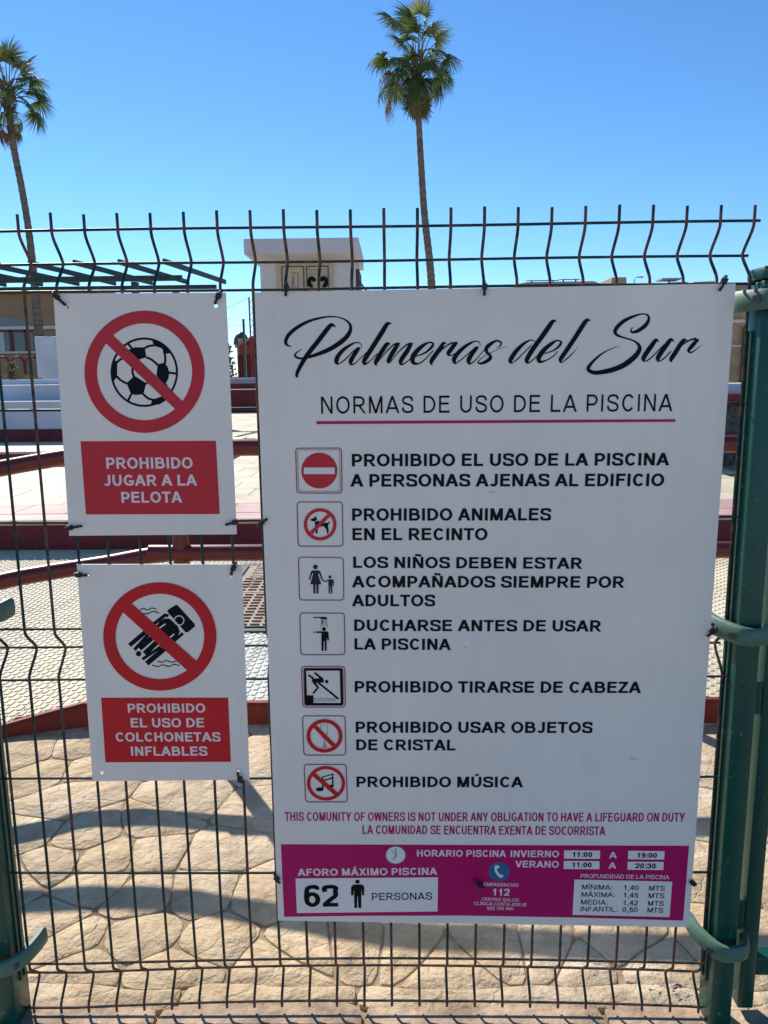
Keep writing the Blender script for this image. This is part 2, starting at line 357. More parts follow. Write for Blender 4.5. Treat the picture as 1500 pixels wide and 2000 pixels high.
# edging strip under the fence: long slabs, then the pavement in front
x = -3.2
while x < 4.2:
    L = rnd.uniform(.28, .75); a = (x+.002, rnd.uniform(-.002, .002)); x2 = min(x+L, 4.2)
    obj('edging_slab', stone_mesh([(x, .024), (x2, .024), (x2, .084), (x, .084)], gap=.001, top=.005+rnd.uniform(-.002, .002), r=.005), 'stone', bed, smooth=True)
    x = x2
x = -3.2; row = 0
for y0, y1 in ((-.42, .024), (-.86, -.42), (-1.3, -.86), (-1.74, -1.3), (-2.2, -1.74)):
    x = -3.2-rnd.uniform(0, .3)
    while x < 4.2:
        L = rnd.uniform(.4, .6); x2 = min(x+L, 4.2)
        obj('pavement_slab', stone_mesh([(x, y0), (x2, y0), (x2, y1), (x, y1)], gap=.002, top=.015+rnd.uniform(-.001, .001), r=.004, step=.03, depth=.03), 'front', bed, smooth=True)
        x = x2
# rough mortar heaps at the feet of the posts
def mortar(name, cx, cy, rx, ry, h, seed, label):
    bm = bmesh.new(); bmesh.ops.create_grid(bm, x_segments=46, y_segments=40, size=1)
    rr = random.Random(seed)
    for v in bm.verts:
        x, y = v.co.x, v.co.y; d = math.hypot(x, y); f = max(0, 1-d*d*(1+.5*noise.noise(Vector((x*2+seed, y*2, 0)))))
        nz = noise.fractal(Vector((x*4, y*4, seed)), 1, 2, 5); n2 = noise.noise(Vector((x*14, y*14, seed)))
        v.co = Vector((cx+x*rx, cy+y*ry, -.012+h*min(1, f*1.7)*(.75+.28*nz+.12*n2)))
    bm.verts.index_update(); mb = MB().add([v.co[:] for v in bm.verts], [[v.index for v in f.verts] for f in bm.faces]); bm.free()
    o = obj(name, mb, 'rubble', None, smooth=False)
    return tag(o, label, 'mortar', 'rough mortar footings of the posts', 'stuff')
mortar('mortar_footing', 1.20, .05, .085, .06, .022, 3, 'crumbly grey mortar heap at the foot of the right fence post')
mortar('mortar_footing', -.16, .0, .09, .08, .022, 8, 'crumbly grey mortar at the foot of the left fence post')

# ---- kerb that borders the ramp
def polyline_wall(pts, th, zb):          # pts (x, y, ztop), thickness towards +Y, chamfered top edge
    mb = MB(); k = 0
    for (x, y, z) in pts:
        mb.v += [(x, y, zb), (x, y, z-.012), (x, y+.012, z), (x, y+th, z), (x, y+th, zb)]
    for i in range(len(pts)-1):
        for j in range(4): a = i*5+j; mb.f.append((a, a+5, a+6, a+1))
    n = (len(pts)-1)*5; mb.f += [(0, 1, 2, 3, 4), (n+4, n+3, n+2, n+1, n)]
    return mb
ZP = .085
kb = []
for px, py, Y in ((-60, 1432, 1.20), (0, 1420, 1.235), (80, 1397, 1.285), (160, 1376, 1.32), (300, 1374, 1.345), (500, 1375, 1.34)):
    q = atY(px, py, Y); kb.append((q.x, q.y, q.z))
kb = [(kb[0][0]-1.6, kb[0][1]-.28, kb[0][2]-.03)]+kb+[(1.8, 1.33, ZP+.005), (4.2, 1.33, ZP+.005)]
tag(obj('kerb', polyline_wall(kb, .035, -.2), 'kerb'), kind='structure')
print('kerb', [tuple(round(v, 3) for v in k) for k in kb])

# ---- the ramp and its relief tiles
def kz(x):
    for a, b in zip(kb, kb[1:]):
        if a[0] <= x <= b[0]:
            t = (x-a[0])/(b[0]-a[0]); return lin(a[1], b[1], t), lin(a[2], b[2], t)
    return kb[0][1:] if x < kb[0][0] else kb[-1][1:]
rampY1 = 3.92
def path_z(x, y):
    ky, z = kz(x); t = min(1, (y-ky)/(rampY1-ky)); return lin(z-.012, ZP, t)
path = tag(obj('path', MB().box((-7, 1.36, -.24), (4.2, rampY1+.1, -.02)), 'joint'), kind='structure')
def relief_tile(T, nb, mb_count, th=.02):
    """square tile with staggered slanting anti-slip bars"""
    mb = MB().box((.0015, .0015, -th), (T-.0015, T-.0015, 0))
    px = T/nb; py = T/mb_count
    for i in range(nb):
        for j in range(mb_count):
            x = (i+.5)*px; y = (j+(.25 if i % 2 else .75))*py
            w = px*.30; h = py*.36; sk = px*.12; z = .0034
            b = [(x-w-sk, y-h), (x+w-sk, y-h), (x+w+sk, y+h), (x-w+sk, y+h)]
            t = [(x+(u-x)*.72, y+(v-y)*.80) for u, v in b]
            vs = [(u, v, -.0002) for u, v in b]+[(u, v, z) for u, v in t]
            mb.add(vs, [(4,5,6,7),(0,1,5,4),(1,2,6,5),(2,3,7,6),(3,0,4,7)])
    return mb
T = .40
tm = {}
for key, m_ in (('cream', 'tile'), ('grey', 'tilegrey')):
    o = obj('paving_tile', relief_tile(T, 13, 8), m_); tm[key] = o.data; bpy.data.objects.remove(o)
cover_x = (-.36, .34); cover_y = (2.16, 3.5)
def cut_tile(me, ox, oy):
    """the tile that meets the kerb is cut along it"""
    bm = bmesh.new(); bm.from_mesh(me)
    for a_, b_ in zip(kb, kb[1:]):
        if b_[0] < ox-.01 or a_[0] > ox+T+.01: continue
        d = Vector((b_[0]-a_[0], b_[1]-a_[1], 0)).normalized(); nn = Vector((-d.y, d.x, 0))
        co = Vector((a_[0]-ox, a_[1]+.037-oy, 0))
        bmesh.ops.bisect_plane(bm, geom=bm.verts[:]+bm.edges[:]+bm.faces[:], plane_co=co, plane_no=nn, clear_inner=True)
    m2 = me.copy(); bm.to_mesh(m2); n_ = len(bm.verts); bm.free()
    return m2 if n_ else None
x = -4.4
while x < 3.4:
    y = 1.42-.4*2
    while y < rampY1-.1:
        cx, cy = x+T/2, y+T/2
        ks = [kz(x)[0], kz(x+T)[0]]+[k[1] for k in kb if x < k[0] < x+T]
        if y+T > min(ks)+.04 and not (cover_x[0]-.05 < cx < cover_x[1]+.05 and cover_y[0]+.02 < cy < cover_y[1]-.02):
            me = tm['grey' if (-.3 < cx < .5 and cy < 2.2) else 'cream']
            if y < max(ks)+.04: me = cut_tile(me, x, y)
            if me:
                o = bpy.data.objects.new('paving_tile', me); col.objects.link(o); o.parent = path
                yz = max(y, min(ks)); o.location = (x, y, path_z(x, y))
                sx = (path_z(x+T, y+T)-path_z(x, y+T))/T; sy = (path_z(x, y+T)-path_z(x, y))/T
                o.rotation_euler = (math.atan(sy), -math.atan(sx), 0)
        y += T
    x += T
# ---- brown cast cover in the ramp
cv = thing('drain_cover', 'brown cast service cover with raised ribs and lettering in the tiled ramp', 'drain cover', ((cover_x[0]+cover_x[1])/2, 2.8, ZP))
z0 = ZP-.004
fr = MB()
for a, b in (((cover_x[0], cover_y[0]), (cover_x[1], cover_y[0]+.05)), ((cover_x[0], cover_y[1]-.05), (cover_x[1], cover_y[1])), ((cover_x[0], cover_y[0]+.05), (cover_x[0]+.05, cover_y[1]-.05)), ((cover_x[1]-.05, cover_y[0]+.05), (cover_x[1], cover_y[1]-.05))):
    fr.bbox((a[0], a[1], z0-.06), (b[0], b[1], z0+.006), .003)
obj('frame', fr, 'dark', cv)
for k in range(2):
    ya = cover_y[0]+.056+k*.62; yb = ya+.612; pl = MB().bbox((cover_x[0]+.056, ya, z0-.04), (cover_x[1]-.056, yb, z0+.002), .003)
    pt = obj('cover_plate', pl, 'brown', cv)
    rb = MB()
    ny = 11 if k == 0 else 5
    for i in range(9):
        for j in range(ny):
            X = cover_x[0]+.085+i*.062; Y = ya+.04+j*(.052 if k == 0 else .06)
            if k == 0 and 3 <= j <= 4 and i < 2: continue
            rb.bbox((X, Y, z0), (X+.045, Y+.016, z0+.010), .002)
    obj('rib', rb, 'brown', pt)['kind'] = 'stuff'

# flat lettering, darkened for the shade of its relief, that runs away from the viewer on the far plate
def flat_text(text, org, u, v, H, k, t=.16, h=.14):
    mb = MB(); x = 0; n_ = 0
    for ch in text:
        G, adv = glyph(ch, t, h)
        for g in G:
            n_ += 1; off = Vector((0, 0, n_*4e-6)); P_ = lambda a, b: tuple(org+u*((x+a)*k)+v*(b*H)+off)
            if g[0] == 'b': mb.add([P_(g[1], g[2]), P_(g[3], g[2]), P_(g[3], g[4]), P_(g[1], g[4])], [(0, 1, 2, 3)])
            elif g[0] == 'd': w_ = t*.56; mb.add([P_(g[1]-w_, g[2]), P_(g[1]+w_, g[2]), P_(g[3]+w_, g[4]), P_(g[3]-w_, g[4])], [(0, 1, 2, 3)])
            else:
                C = g[1]; vs = []; n = len(C)
                for i in range(n):
                    a = C[max(i-1, 0)]; b = C[min(i+1, n-1)]; dx, dy = b[0]-a[0], b[1]-a[1]; Ln = math.hypot(dx, dy) or 1; nx, ny = -dy/Ln*t/2, dx/Ln*h/2
                    vs += [P_(C[i][0]+nx, C[i][1]+ny), P_(C[i][0]-nx, C[i][1]-ny)]
                mb.add(vs, [(2*i, 2*i+1, 2*i+3, 2*i+2) for i in range(n-1)])
        x += adv+.08
    return mb
PLATE_TEXT = True
# ---- red handrail on the kerb
HR = thing('handrail', 'maroon two-bar tubular handrail standing along the kerb of the ramp', 'handrail', (-.2, 1.42, ZP))
low = [(-3.2, .30, .36), (-1.3, 1.02, .50), (-.81, 1.30, .566), (-.66, 1.385, .580), (-.45, 1.415, .605), (-.22, 1.42, .640), (.1, 1.415, .643), (3.9, 1.40, .64)]
upp = [(-3.2, .55, .70), (-1.3, 1.30, .89), (-.90, 1.45, .948), (-.61, 1.505, .993), (-.39, 1.485, 1.018), (-.10, 1.43, 1.030), (.15, 1.415, 1.032), (.8, 1.38, 1.032), (3.9, 1.38, 1.032)]
obj('rail', MB().tube(catmull(low, 5), .031, 14), 'rail', HR, True)
obj('rail', MB().tube(catmull(upp, 5), .031, 14), 'rail', HR, True)
for X in (-.165, 1.6, 3.5):
    zt = 1.0 if X > -1 else .78
    obj('rail_post', MB().tube([(X, 1.42, ZP-.12), (X, 1.42, zt)], .030, 14), 'rail', HR, True)
    obj('foot_plate', MB().bbox((X-.06, 1.425-.055, kz(X)[1]-.02), (X+.06, 1.425+.055, kz(X)[1]+.009), .003), 'rail', HR)

# ---- terraces
Z2 = .31
rw = thing('retaining_wall', 'long maroon retaining wall between the ramp and the tiled terrace', 'wall', (-2, rampY1, ZP))
obj('wall_face', MB().bbox((-8.5, rampY1+.03, -.2), (4.5, rampY1+.2, Z2-.045), .004), 'maroon', rw)
obj('coping', MB().bbox((-8.5, rampY1-.005, Z2-.044), (4.5, rampY1+.25, Z2-.004), .012), 'tile2', rw)
ter = tag(obj('terrace', MB().box((-9, rampY1+.21, -.25), (5, 24, Z2-.02)), 'joint'), kind='structure')
def flat_tile(T, th=.018, g=.004):
    return MB().bbox((g/2, g/2, -th), (T-g/2, T-g/2, 0), .003)
o = obj('floor_tile', flat_tile(.4), 'tile'); ftc = o.data; bpy.data.objects.remove(o)
o = obj('floor_tile', flat_tile(.4), 'tile2'); ftp = o.data; bpy.data.objects.remove(o)
def zt2(x, y): return Z2-.004+(.0 if y < 99 else 0)
x = -6.6
ang = 0
while x < 3.6:
    for j in range(9):
        y = rampY1+.26+j*.4
        o = bpy.data.objects.new('floor_tile', ftp if j == 0 else ftc); col.objects.link(o); o.parent = ter; o.location = (x+(j % 2)*.2, y, Z2-.004+rnd.uniform(-.001, .001))
    x += .4
# farther floor: tiles too small to tell apart, real sheets
ft = MB(); yy = rampY1+.26+9*.4
while yy < 23.5:
    xx = -8.8
    while xx < 4.8:
        ft.add([(xx+.003, yy+.003, Z2-.005), (xx+.497, yy+.003, Z2-.005), (xx+.497, yy+.497, Z2-.005), (xx+.003, yy+.497, Z2-.005)], [(0, 1, 2, 3)]); xx += .5
    yy += .5
o = obj('far_floor_tile', ft, 'tile', ter); o['kind'] = 'stuff'

def at_wall(px, y0, y1, Y):
    a = atY(px, y0, Y); b = atY(px, y1, Y); return a.z, b.z
# low maroon step with pink border (left)
Yk = 7.35
zk = atY(50, 882, Yk).z
st = thing('terrace_step', 'low maroon step with a pink tiled tread across the left terrace', 'step', (-4, Yk, Z2))
obj('riser', MB().bbox((-9, Yk, Z2-.1), (-1.4, Yk+.06, zk-.03), .004), 'maroon', st)
obj('tread', MB().bbox((-9, Yk-.015, zk-.029), (-1.4, Yk+.45, zk), .01), 'tile2', st)
obj('upper_floor', MB().box((-9, Yk+.45, Z2-.1), (-1.4, 9.2, zk-.002)), 'tile', st)
# white seating terrace with maroon plinth (left)
Ya = 8.75
xr = -2.7
def zy(py, Y, px=60): return atY(px, py, Y).z
pw = thing('planter_wall', 'white stepped planter wall with a maroon plinth, left of the tiled terrace', 'wall', (-5, Ya, zk))
z_a, z_b, z_c, z_d, z_e = zk-.1, zy(839, Ya), zy(784, Ya), zy(752, Ya+.45), zy(741, Ya+1.1)
obj('plinth', MB().bbox((-10, Ya-.03, z_a), (xr, Ya+.3, z_b), .006), 'maroon', pw)
obj('lower_tier', MB().bbox((-10, Ya, z_b+.001), (xr, Ya+.45, z_c), .012), 'white', pw)
obj('middle_tier', MB().bbox((-10, Ya+.452, z_b+.001), (xr, Ya+1.1, z_d), .012), 'white', pw)
obj('upper_tier', MB().bbox((-10, Ya+1.102, z_b+.001), (xr, Ya+1.9, z_e), .012), 'white', pw)
# shrubs in the planter
def leafy(name, x, y, z, rad, h, n, mkey, seed, label, cat, ls=.05):
    rr = random.Random(seed); mb = MB()
    for _ in range(n):
        a = rr.uniform(0, 2*PI); r_ = rad*math.sqrt(rr.random()); t = rr.random()**.8
        p = Vector((x+math.cos(a)*r_*(1-.5*t), y+math.sin(a)*r_*(1-.5*t), z+h*t))
        d = Vector((rr.uniform(-1, 1), rr.uniform(-1, 1), rr.uniform(.0, 1.4))).normalized(); sd = d.cross(Vector((rr.random(), rr.random(), rr.random()))).normalized()
        L = ls*rr.uniform(.6, 1.5)
        mb.add([p, p+d*L*.5+sd*L*.18, p+d*L, p+d*L*.5-sd*L*.18], [(0, 1, 2, 3)])
    t = thing(name, label, cat, (x, y, z)); obj('foliage', mb, mkey, t)
    obj('stem', MB().tube([(x, y, z-.1), (x+.02, y, z+h*.4)], [.02, .008], 6), 'wood', t)
    return t
q = atY(22, 745, Ya+1.45); leafy('shrub', q.x, q.y, z_e-.02, .07, .22, 90, 'shrub', 1, 'small spiky green plant on the white planter at the left edge', 'plant', .10)
q = atY(55, 741, Ya+1.5); leafy('shrub', q.x, q.y, z_e-.02, .24, .05, 160, 'shrub', 2, 'low green tuft on the white planter beneath the arched railing', 'plant', .05)
# white block right of it
Yb = 11.2
a = atY(66, 657, Yb); b = atY(66, 740, Yb)
bl = thing('white_pillar', 'plain white rendered block rising behind the planter wall', 'pillar', (a.x+.6, Yb, z_e))
obj('block', MB().bbox((a.x, Yb, z_a), (a.x+1.35, Yb+1.2, a.z), .02), 'white', bl)
dm = MB(); cx = a.x+.85
dm.tube([(cx+ .45*math.cos(t)*1.0, Yb+.55, a.z+.40*max(0, math.sin(t))) for t in [PI-.0001-i*PI/12 for i in range(13)]], .06, 8)
pd = [(cx+.42*math.cos(PI*i/14), a.z+.30*math.sin(PI*i/14)) for i in range(15)]
obj('rounded_top', MB().prismY(pd[::-1], Yb+.1, Yb+1.0), 'white', bl, True)
# red walls in the middle distance (seen between the signs) with white coping
Yr = 20.0
rt = thing('garden_wall', 'two-tier maroon garden wall with a white top beyond the terrace', 'wall', (-5, Yr, Z2))
za, zb, zc, zd = Z2-.1, zy(761.5, Yr, 480), zy(748, Yr+.5, 480), zy(738, Yr+1, 480)
obj('lower_tier', MB().bbox((-9.5, Yr, za), (-1.9, Yr+.5, zb), .01), 'maroon', rt)
obj('lit_ledge_line', MB().bbox((-9.5, Yr-.01, zb+.001), (-1.9, Yr+.5, zb+.02), .006), 'pale', rt)  # pale strip paints the sunlit line along the top of the lower tier
obj('upper_tier', MB().bbox((-9.5, Yr+.51, za), (-1.9, Yr+1, zc), .01), 'maroon', rt)
obj('coping', MB().bbox((-9.5, Yr+1.01, za), (-1.9, Yr+1.5, zd), .02), 'white', rt)
# right side walls
Yq = 6.9
rs = thing('garden_wall', 'maroon and white garden wall seen right of the large sign', 'wall', (4.5, Yq, Z2))
r0, r1, r2, r3 = zy(850, Yq, 1430), zy(792, Yq+.1, 1430), zy(768, Yq+.2, 1440), zy(748, Yq+.6, 1440)
obj('gravel_face', MB().bbox((2.2, Yq, Z2-.1), (9, Yq+.1, r1), .008), 'lava', rs)
obj('maroon_band', MB().bbox((2.2, Yq-.04, r1+.001), (9, Yq+.3, r2), .015), 'maroon', rs)
obj('white_coping', MB().bbox((2.2, Yq+.302, Z2-.1), (9, Yq+.9, r3), .015), 'white', rs)

# ---- pump house with notice boards
Yh = 9.9
def P(px, py, Y): q = atY(px, py, Y); return q
hl, hr = P(508, 540, Yh).x, P(694, 540, Yh).x; hz = P(600, 506, Yh).z
kt = thing('kiosk', 'small white rendered hut with a thick overhanging flat roof behind the fence', 'hut', ((hl+hr)/2, Yh+.6, Z2))
obj('wall', MB().bbox((hl, Yh, Z2-.1), (hr, Yh+1.1, hz), .015), 'cream', kt)
cl, cr_ = P(476, 480, Yh-.35).x, P(700, 480, Yh-.35).x; cz0, cz1 = P(600, 495, Yh-.35).z, P(600, 465, Yh-.35).z
bm = MB()
x0, x1, y0_, y1_ = cl, cr_, Yh-.35, Yh+1.45
vs = [(x0, y0_, cz0), (x1, y0_, cz0), (x1, y1_, cz0), (x0, y1_, cz0), (x0, y0_, cz1), (x1, y0_, cz1), (x1, y1_, cz1), (x0, y1_, cz1),
      (hl-.02, Yh-.02, hz-.02), (hr+.02, Yh-.02, hz-.02), (hr+.02, Yh+1.12, hz-.02), (hl-.02, Yh+1.12, hz-.02)]
bm.add(vs, [(4, 5, 6, 7), (0, 1, 5, 4), (1, 2, 6, 5), (2, 3, 7, 6), (3, 0, 4, 7), (8, 9, 1, 0), (9, 10, 2, 1), (10, 11, 3, 2), (11, 8, 0, 3), (11, 10, 9, 8)])
obj('roof_slab', bm, 'cream', kt, recalc=True)
bx0, bx1 = P(541, 540, Yh-.03).x, P(650, 540, Yh-.03).x; bz1 = P(600, 514, Yh-.03).z; bz0 = bz1-1.05*(bx1-bx0)*.62
nb = obj('notice_board', MB().bbox((bx0, Yh-.04, bz0), (bx1, Yh-.002, bz1), .01), 'board', kt)
for i, (pa, pb) in enumerate(((550, 594), (598.5, 642))):
    u0, u1 = P(pa, 540, Yh-.045).x, P(pb, 540, Yh-.045).x; w0, w1 = bz0+.06, P(600, 519.5, Yh-.045).z
    fm = MB(); t_ = .012
    for A_, B_ in (((u0, w0), (u1, w0+t_)), ((u0, w1-t_), (u1, w1)), ((u0, w0+t_), (u0+t_, w1-t_)), ((u1-t_, w0+t_), (u1, w1-t_))): fm.box((A_[0], Yh-.052, A_[1]), (B_[0], Yh-.0405, B_[1]))
    obj('border', fm, 'wood', nb)
    if i == 0:
        g = MB(); c_ = (u0+u1)/2; w_ = u1-u0
        for A_, B_ in (((c_-.02*1, w1-.32*w_), (c_+.24*w_, w1-.28*w_)), ((c_+.21*w_, w1-.9*w_), (c_+.25*w_, w1-.3*w_)), ((c_-.2*w_, w1-.92*w_), (c_+.25*w_, w1-.88*w_)), ((c_-.06*w_, w1-.84*w_), (c_+.06*w_, w1-.45*w_))): g.box((A_[0], Yh-.047, A_[1]), (B_[0], Yh-.0405, B_[1]))
        obj('pictogram', g, 'grey', nb)
    else:
        for s_ in (-1, 1):
            c_ = (u0+u1)/2+s_*.27*(u1-u0); zc_ = w1-.70*(u1-u0); rr_ = .17*(u1-u0)
            arc = [(c_+s_*rr_*.7*math.cos(t)*-1*-1, Yh-.047, zc_+rr_*math.sin(t)) for t in [R(-110+i*20) for i in range(15)]]
            obj('pictogram', MB().tube(arc, .028, 6), 'black', nb)
        ln = MB()
        for j in range(3): ln.box((u0+.1*(u1-u0), Yh-.045, w1-(.17+.11*j)*(u1-u0)), (u1-.1*(u1-u0), Yh-.0405, w1-(.145+.11*j)*(u1-u0)))
        obj('pictogram', ln, 'grey', nb)
obj('door', MB().bbox((hr+.0005, Yh+.18, Z2), (hr+.05, Yh+.95, hz-.12), .008), 'wood', kt)
q0 = P(698, 545, Yh+.2); q1 = P(712, 563, Yh+.2)
obj('brace', MB().tube([q0, q1+(q1-q0)*1.0], .012, 6), 'dark', kt)

# ---- pergola
HP = 2.0
def pg(px, py): # a point at the pergola's height
    return atZ(px, py, CAM.z+HP)
pz = CAM.z+HP
B1 = pg(355, 533); B2 = pg(422, 552)
pe = thing('pergola', 'dark green timber pergola with open slanting rafters left of the hut', 'pergola', (B2.x-2, B2.y, Z2))
obj('beam', MB().box((B1.x-8.5, B1.y-.05, pz-.145), (B1.x, B1.y+.05, pz-.045)), 'pergola', pe)
obj('beam', MB().box((B2.x-9.5, B2.y-.05, pz-.145), (B2.x, B2.y+.05, pz-.045)), 'pergola', pe)
n0, n1 = pg(320, 513), pg(440, 553)
dv = n1-n0
stp = (pg(320, 513)-pg(238, 515)).length
for i in range(9):
    p = n0-Vector((stp*i*1.04, 0, 0)); q = p+dv
    obj('rafter', MB().beam((p.x, p.y, pz+.025), (q.x, q.y, pz+.025), .05, .09), 'pergola', pe)
for X, Y in ((P(264, 560, B1.y).x, B1.y), (P(343, 560, B2.y).x, B2.y), (P(264, 560, B1.y).x-4.4, B1.y), (P(343, 560, B2.y).x-4.4, B2.y)):
    obj('post', MB().box((X-.06, Y-.06, Z2-.1), (X+.06, Y+.06, pz-.161)), 'pergola', pe)

# ---- left building with the arched window
Yl = 27.0
def PX(px, py, Y=Yl): return atY(px, py, Y)
lb = thing('apartment_building', 'sand-coloured building with an arched window behind the palm at the left edge', 'building', (-17, Yl, 0))
zt = PX(60, 574).z; xR = PX(170, 600).x
obj('wall', MB().box((-34, Yl, -.25), (xR, Yl+8, zt)), 'sandwall', lb)
obj('roof_edge', MB().box((-34.2, Yl-.25, zt+.001), (xR+.4, Yl+8.2, PX(60, 563).z)), 'sandroof', lb)
ax, bx_ = PX(-62, 620).x, PX(62, 620).x; zs, zp_ = PX(30, 641).z, PX(30, 618).z
cxm = (ax+bx_)/2; rx_ = (bx_-ax)/2
arc = [(cxm+rx_*math.cos(PI*i/20), zs+(zp_-zs)*math.sin(PI*i/20)) for i in range(21)]
aw = obj('arched_window', MB().prismY(arc, Yl-.03, Yl-.002), 'glass', lb)
zb_ = PX(30, 688).z
obj('window', MB().box((ax, Yl-.03, zb_), (bx_, Yl-.002, zs-.001)), 'glass', lb)
obj('lintel', MB().box((-34, Yl-.14, PX(30, 644).z), (xR, Yl-.031, PX(30, 637.5).z)), 'pale', lb)
obj('sill', MB().box((-34, Yl-.14, PX(30, 690.5).z), (xR, Yl-.031, PX(30, 686.5).z)), 'pale', lb)
for a_, b_ in ((8, 21), (51, 60)):
    pass
for pa, pb in ((21, 26.5), (51, 56.5), (-12, -6), (-45, -39)):
    obj('window_frame', MB().box((PX(pa, 665).x, Yl-.1, zb_), (PX(pb, 665).x, Yl-.031, PX(30, 645).z)), 'redwood', lb)
obj('window_frame', MB().box((ax, Yl-.1, PX(30, 648.5).z), (bx_, Yl-.0315, PX(30, 644.5).z)), 'redwood', lb)
obj('curtain', MB().box((PX(0, 665).x, Yl-.05, zb_), (PX(9, 665).x, Yl-.0305, PX(30, 648.5).z)), 'curtain', lb)
# arched iron railing in front
Yi = 17.0
ir = thing('railing', 'row of maroon iron hoops in front of the sand-coloured building', 'railing', (-9, Yi, Z2))
for i in range(-3, 4):
    c0 = atY(33+i*28, 697, Yi); z1 = atY(33, 697, Yi).z; w_ = (atY(46, 697, Yi).x-atY(20, 697, Yi).x)/2
    pts = [(c0.x-w_, Yi, Z2+.2)]+[(c0.x+w_*math.cos(t), Yi, z1-w_+w_*math.sin(t)) for t in [PI-i2*PI/10 for i2 in range(11)]]+[(c0.x+w_, Yi, Z2+.2)]
    obj('hoop', MB().tube(pts, .025, 6), 'maroon', ir, True)

# ---- things seen between the signs
Ym = 42.0
rh = thing('red_house', 'small red timber hut with a pitched roof far behind the terrace', 'hut', (-8, Ym, 0))
e0, e1, e2 = atY(461, 681, Ym), atY(496, 662, Ym), atY(531, 681, Ym)
obj('wall', MB().prismY([(e0.x+.15, -.2), (e2.x-.15, -.2), (e2.x-.15, e2.z), (e1.x, e1.z), (e0.x+.15, e0.z)], Ym, Ym+4), 'redpaint', rh, recalc=True)
for a_, b_ in ((e0, e1), (e1, e2)):
    obj('roof', MB().beam((a_.x, Ym+2, a_.z+.1), (b_.x, Ym+2, b_.z+.1), 4.6, .14, Vector((0, 0, 1))), 'terra', rh)
for i in range(6):
    p_ = atY(466+i*5, 710, Ym-.1); obj('batten', MB().box((p_.x-.06, Ym-.08, .2), (p_.x+.06, Ym-.002, atY(470, 690+0*i, Ym).z-.1)), 'maroon', rh)
tt = MB(); c_ = atY(474, 665, 55)
hz_ = c_.z
ds = thing('domed_tower', 'round brown turret with a domed top beyond the red hut', 'tower', (c_.x, 55, 0))
obj('drum', MB().tube([(c_.x+.4, 55, -.2), (c_.x+.4, 55, atY(474, 662, 55).z)], .85, 14), 'tanwall', ds, True)
obj('dome', MB().tube([(c_.x-.1, 55, atY(474, 662, 55).z-.4+.9*math.sin(t)) for t in [i*PI/12 for i in range(7)]], [.58*math.cos(i*PI/12)+.001 for i in range(7)], 14), 'dark', ds, True)
# lattice mast
Yc = 38.0
ms_ = thing('lattice_mast', 'slim red lattice mast with a stay wire, seen between the small and large signs', 'mast', (atY(491, 650, Yc).x, Yc, 0))
xa, xb = atY(487, 620, Yc).x, atY(495, 620, Yc).x; zt_ = atY(490, 580, Yc).z
for X in (xa, xb):
    for Y in (Yc, Yc+.2): obj('leg', MB().box((X-.02, Y-.02, -.2), (X+.02, Y+.02, zt_)), 'redpaint', ms_)
zz = .3; k = 0
while zz < zt_-.3:
    obj('brace', MB().beam((xa if k % 2 else xb, Yc, zz), (xb if k % 2 else xa, Yc, zz+.3), .02, .02), 'redpaint', ms_); zz += .3; k += 1
q0, q1 = atY(486, 581, Yc), atY(440, 603, Yc)
obj('stay_wire', MB().tube([q0, q0+(q1-q0)*4], .012, 4), 'steel', ms_)
# far wire fence
Yf = 24.0
ff = thing('wire_fence', 'green wire fence far behind the maroon garden wall', 'fence', (-5, Yf, 0))
zft = atY(470, 623, Yf).z
for pxx in (478.5, 350, 610):
    X = atY(pxx, 700, Yf).x; obj('post', MB().box((X-.035, Yf-.03, -.2), (X+.035, Yf+.03, zft)), 'post', ff)
wr = MB(); z_ = .3
while z_ < zft:
    wr.tube([(-9.5, Yf, z_), (-1, Yf, z_)], .004, 4); z_ += .2
X = -9.5
while X < -1: wr.tube([(X, Yf, -.2), (X, Yf, zft)], .003, 4); X += .1
o = obj('mesh', wr, 'wire', ff); o['kind'] = 'stuff'
q = atY(432, 735, 30); leafy('shrub', q.x, 30, .2, .75, 2.3, 900, 'shrub', 7, 'dry olive bush beside the red hut, left of the far wire fence', 'bush', .22)
q = atY(505, 735, 30); leafy('shrub', q.x+.6, 30.5, .2, .5, 1.0, 500, 'shrub', 9, 'low dry bush behind the far wire fence', 'bush', .2)

# ---- right side: tan building, roofs, lamp
Yt = 26.0
tb = thing('apartment_building', 'tan stone building with a pale string course seen between the large sign and the post', 'building', (13, Yt, 0))
xa = atY(1395, 600, Yt).x
obj('wall', MB().box((xa, Yt, -.25), (xa+16, Yt+8, atY(1440, 553, Yt).z)), 'tanwall', tb)
obj('string_course', MB().box((xa, Yt-.12, atY(1445, 630.5, Yt).z), (xa+16, Yt-.002, atY(1445, 624.5, Yt).z)), 'pale', tb)
obj('string_course', MB().box((xa, Yt-.08, atY(1440, 677, Yt).z), (xa+16, Yt-.002, atY(1440, 674, Yt).z)), 'pale', tb)
xd = atY(1449, 690, Yt).x
obj('drainpipe', MB().tube([(xd, Yt-.1, 0), (xd, Yt-.1, atY(1449, 638, Yt).z)], .06, 8), 'wood', tb)
Yv = 60.0
def V(px, py, Y=Yv): return atY(px, py, Y)
def roofs(label, pts, base=600, y0=Yv, mkey='sandroof', extra=None):
    t = thing('distant_building', label, 'building', (V(pts[0][0], 550, y0).x, y0, 0), 'tan buildings on the skyline beyond the fence')
    poly = [(V(a, base, y0).x, V(a, base, y0).z) for a in (pts[-1][0], pts[0][0])]+[(V(a, b, y0).x, V(a, b, y0).z) for a, b in pts]
    poly = [(poly[1][0], -.2), *[(V(a, b, y0).x, V(a, b, y0).z) for a, b in pts], (poly[0][0], -.2)]
    obj('wall', MB().prismY(poly, y0, y0+8), mkey, t, recalc=True)
    return t
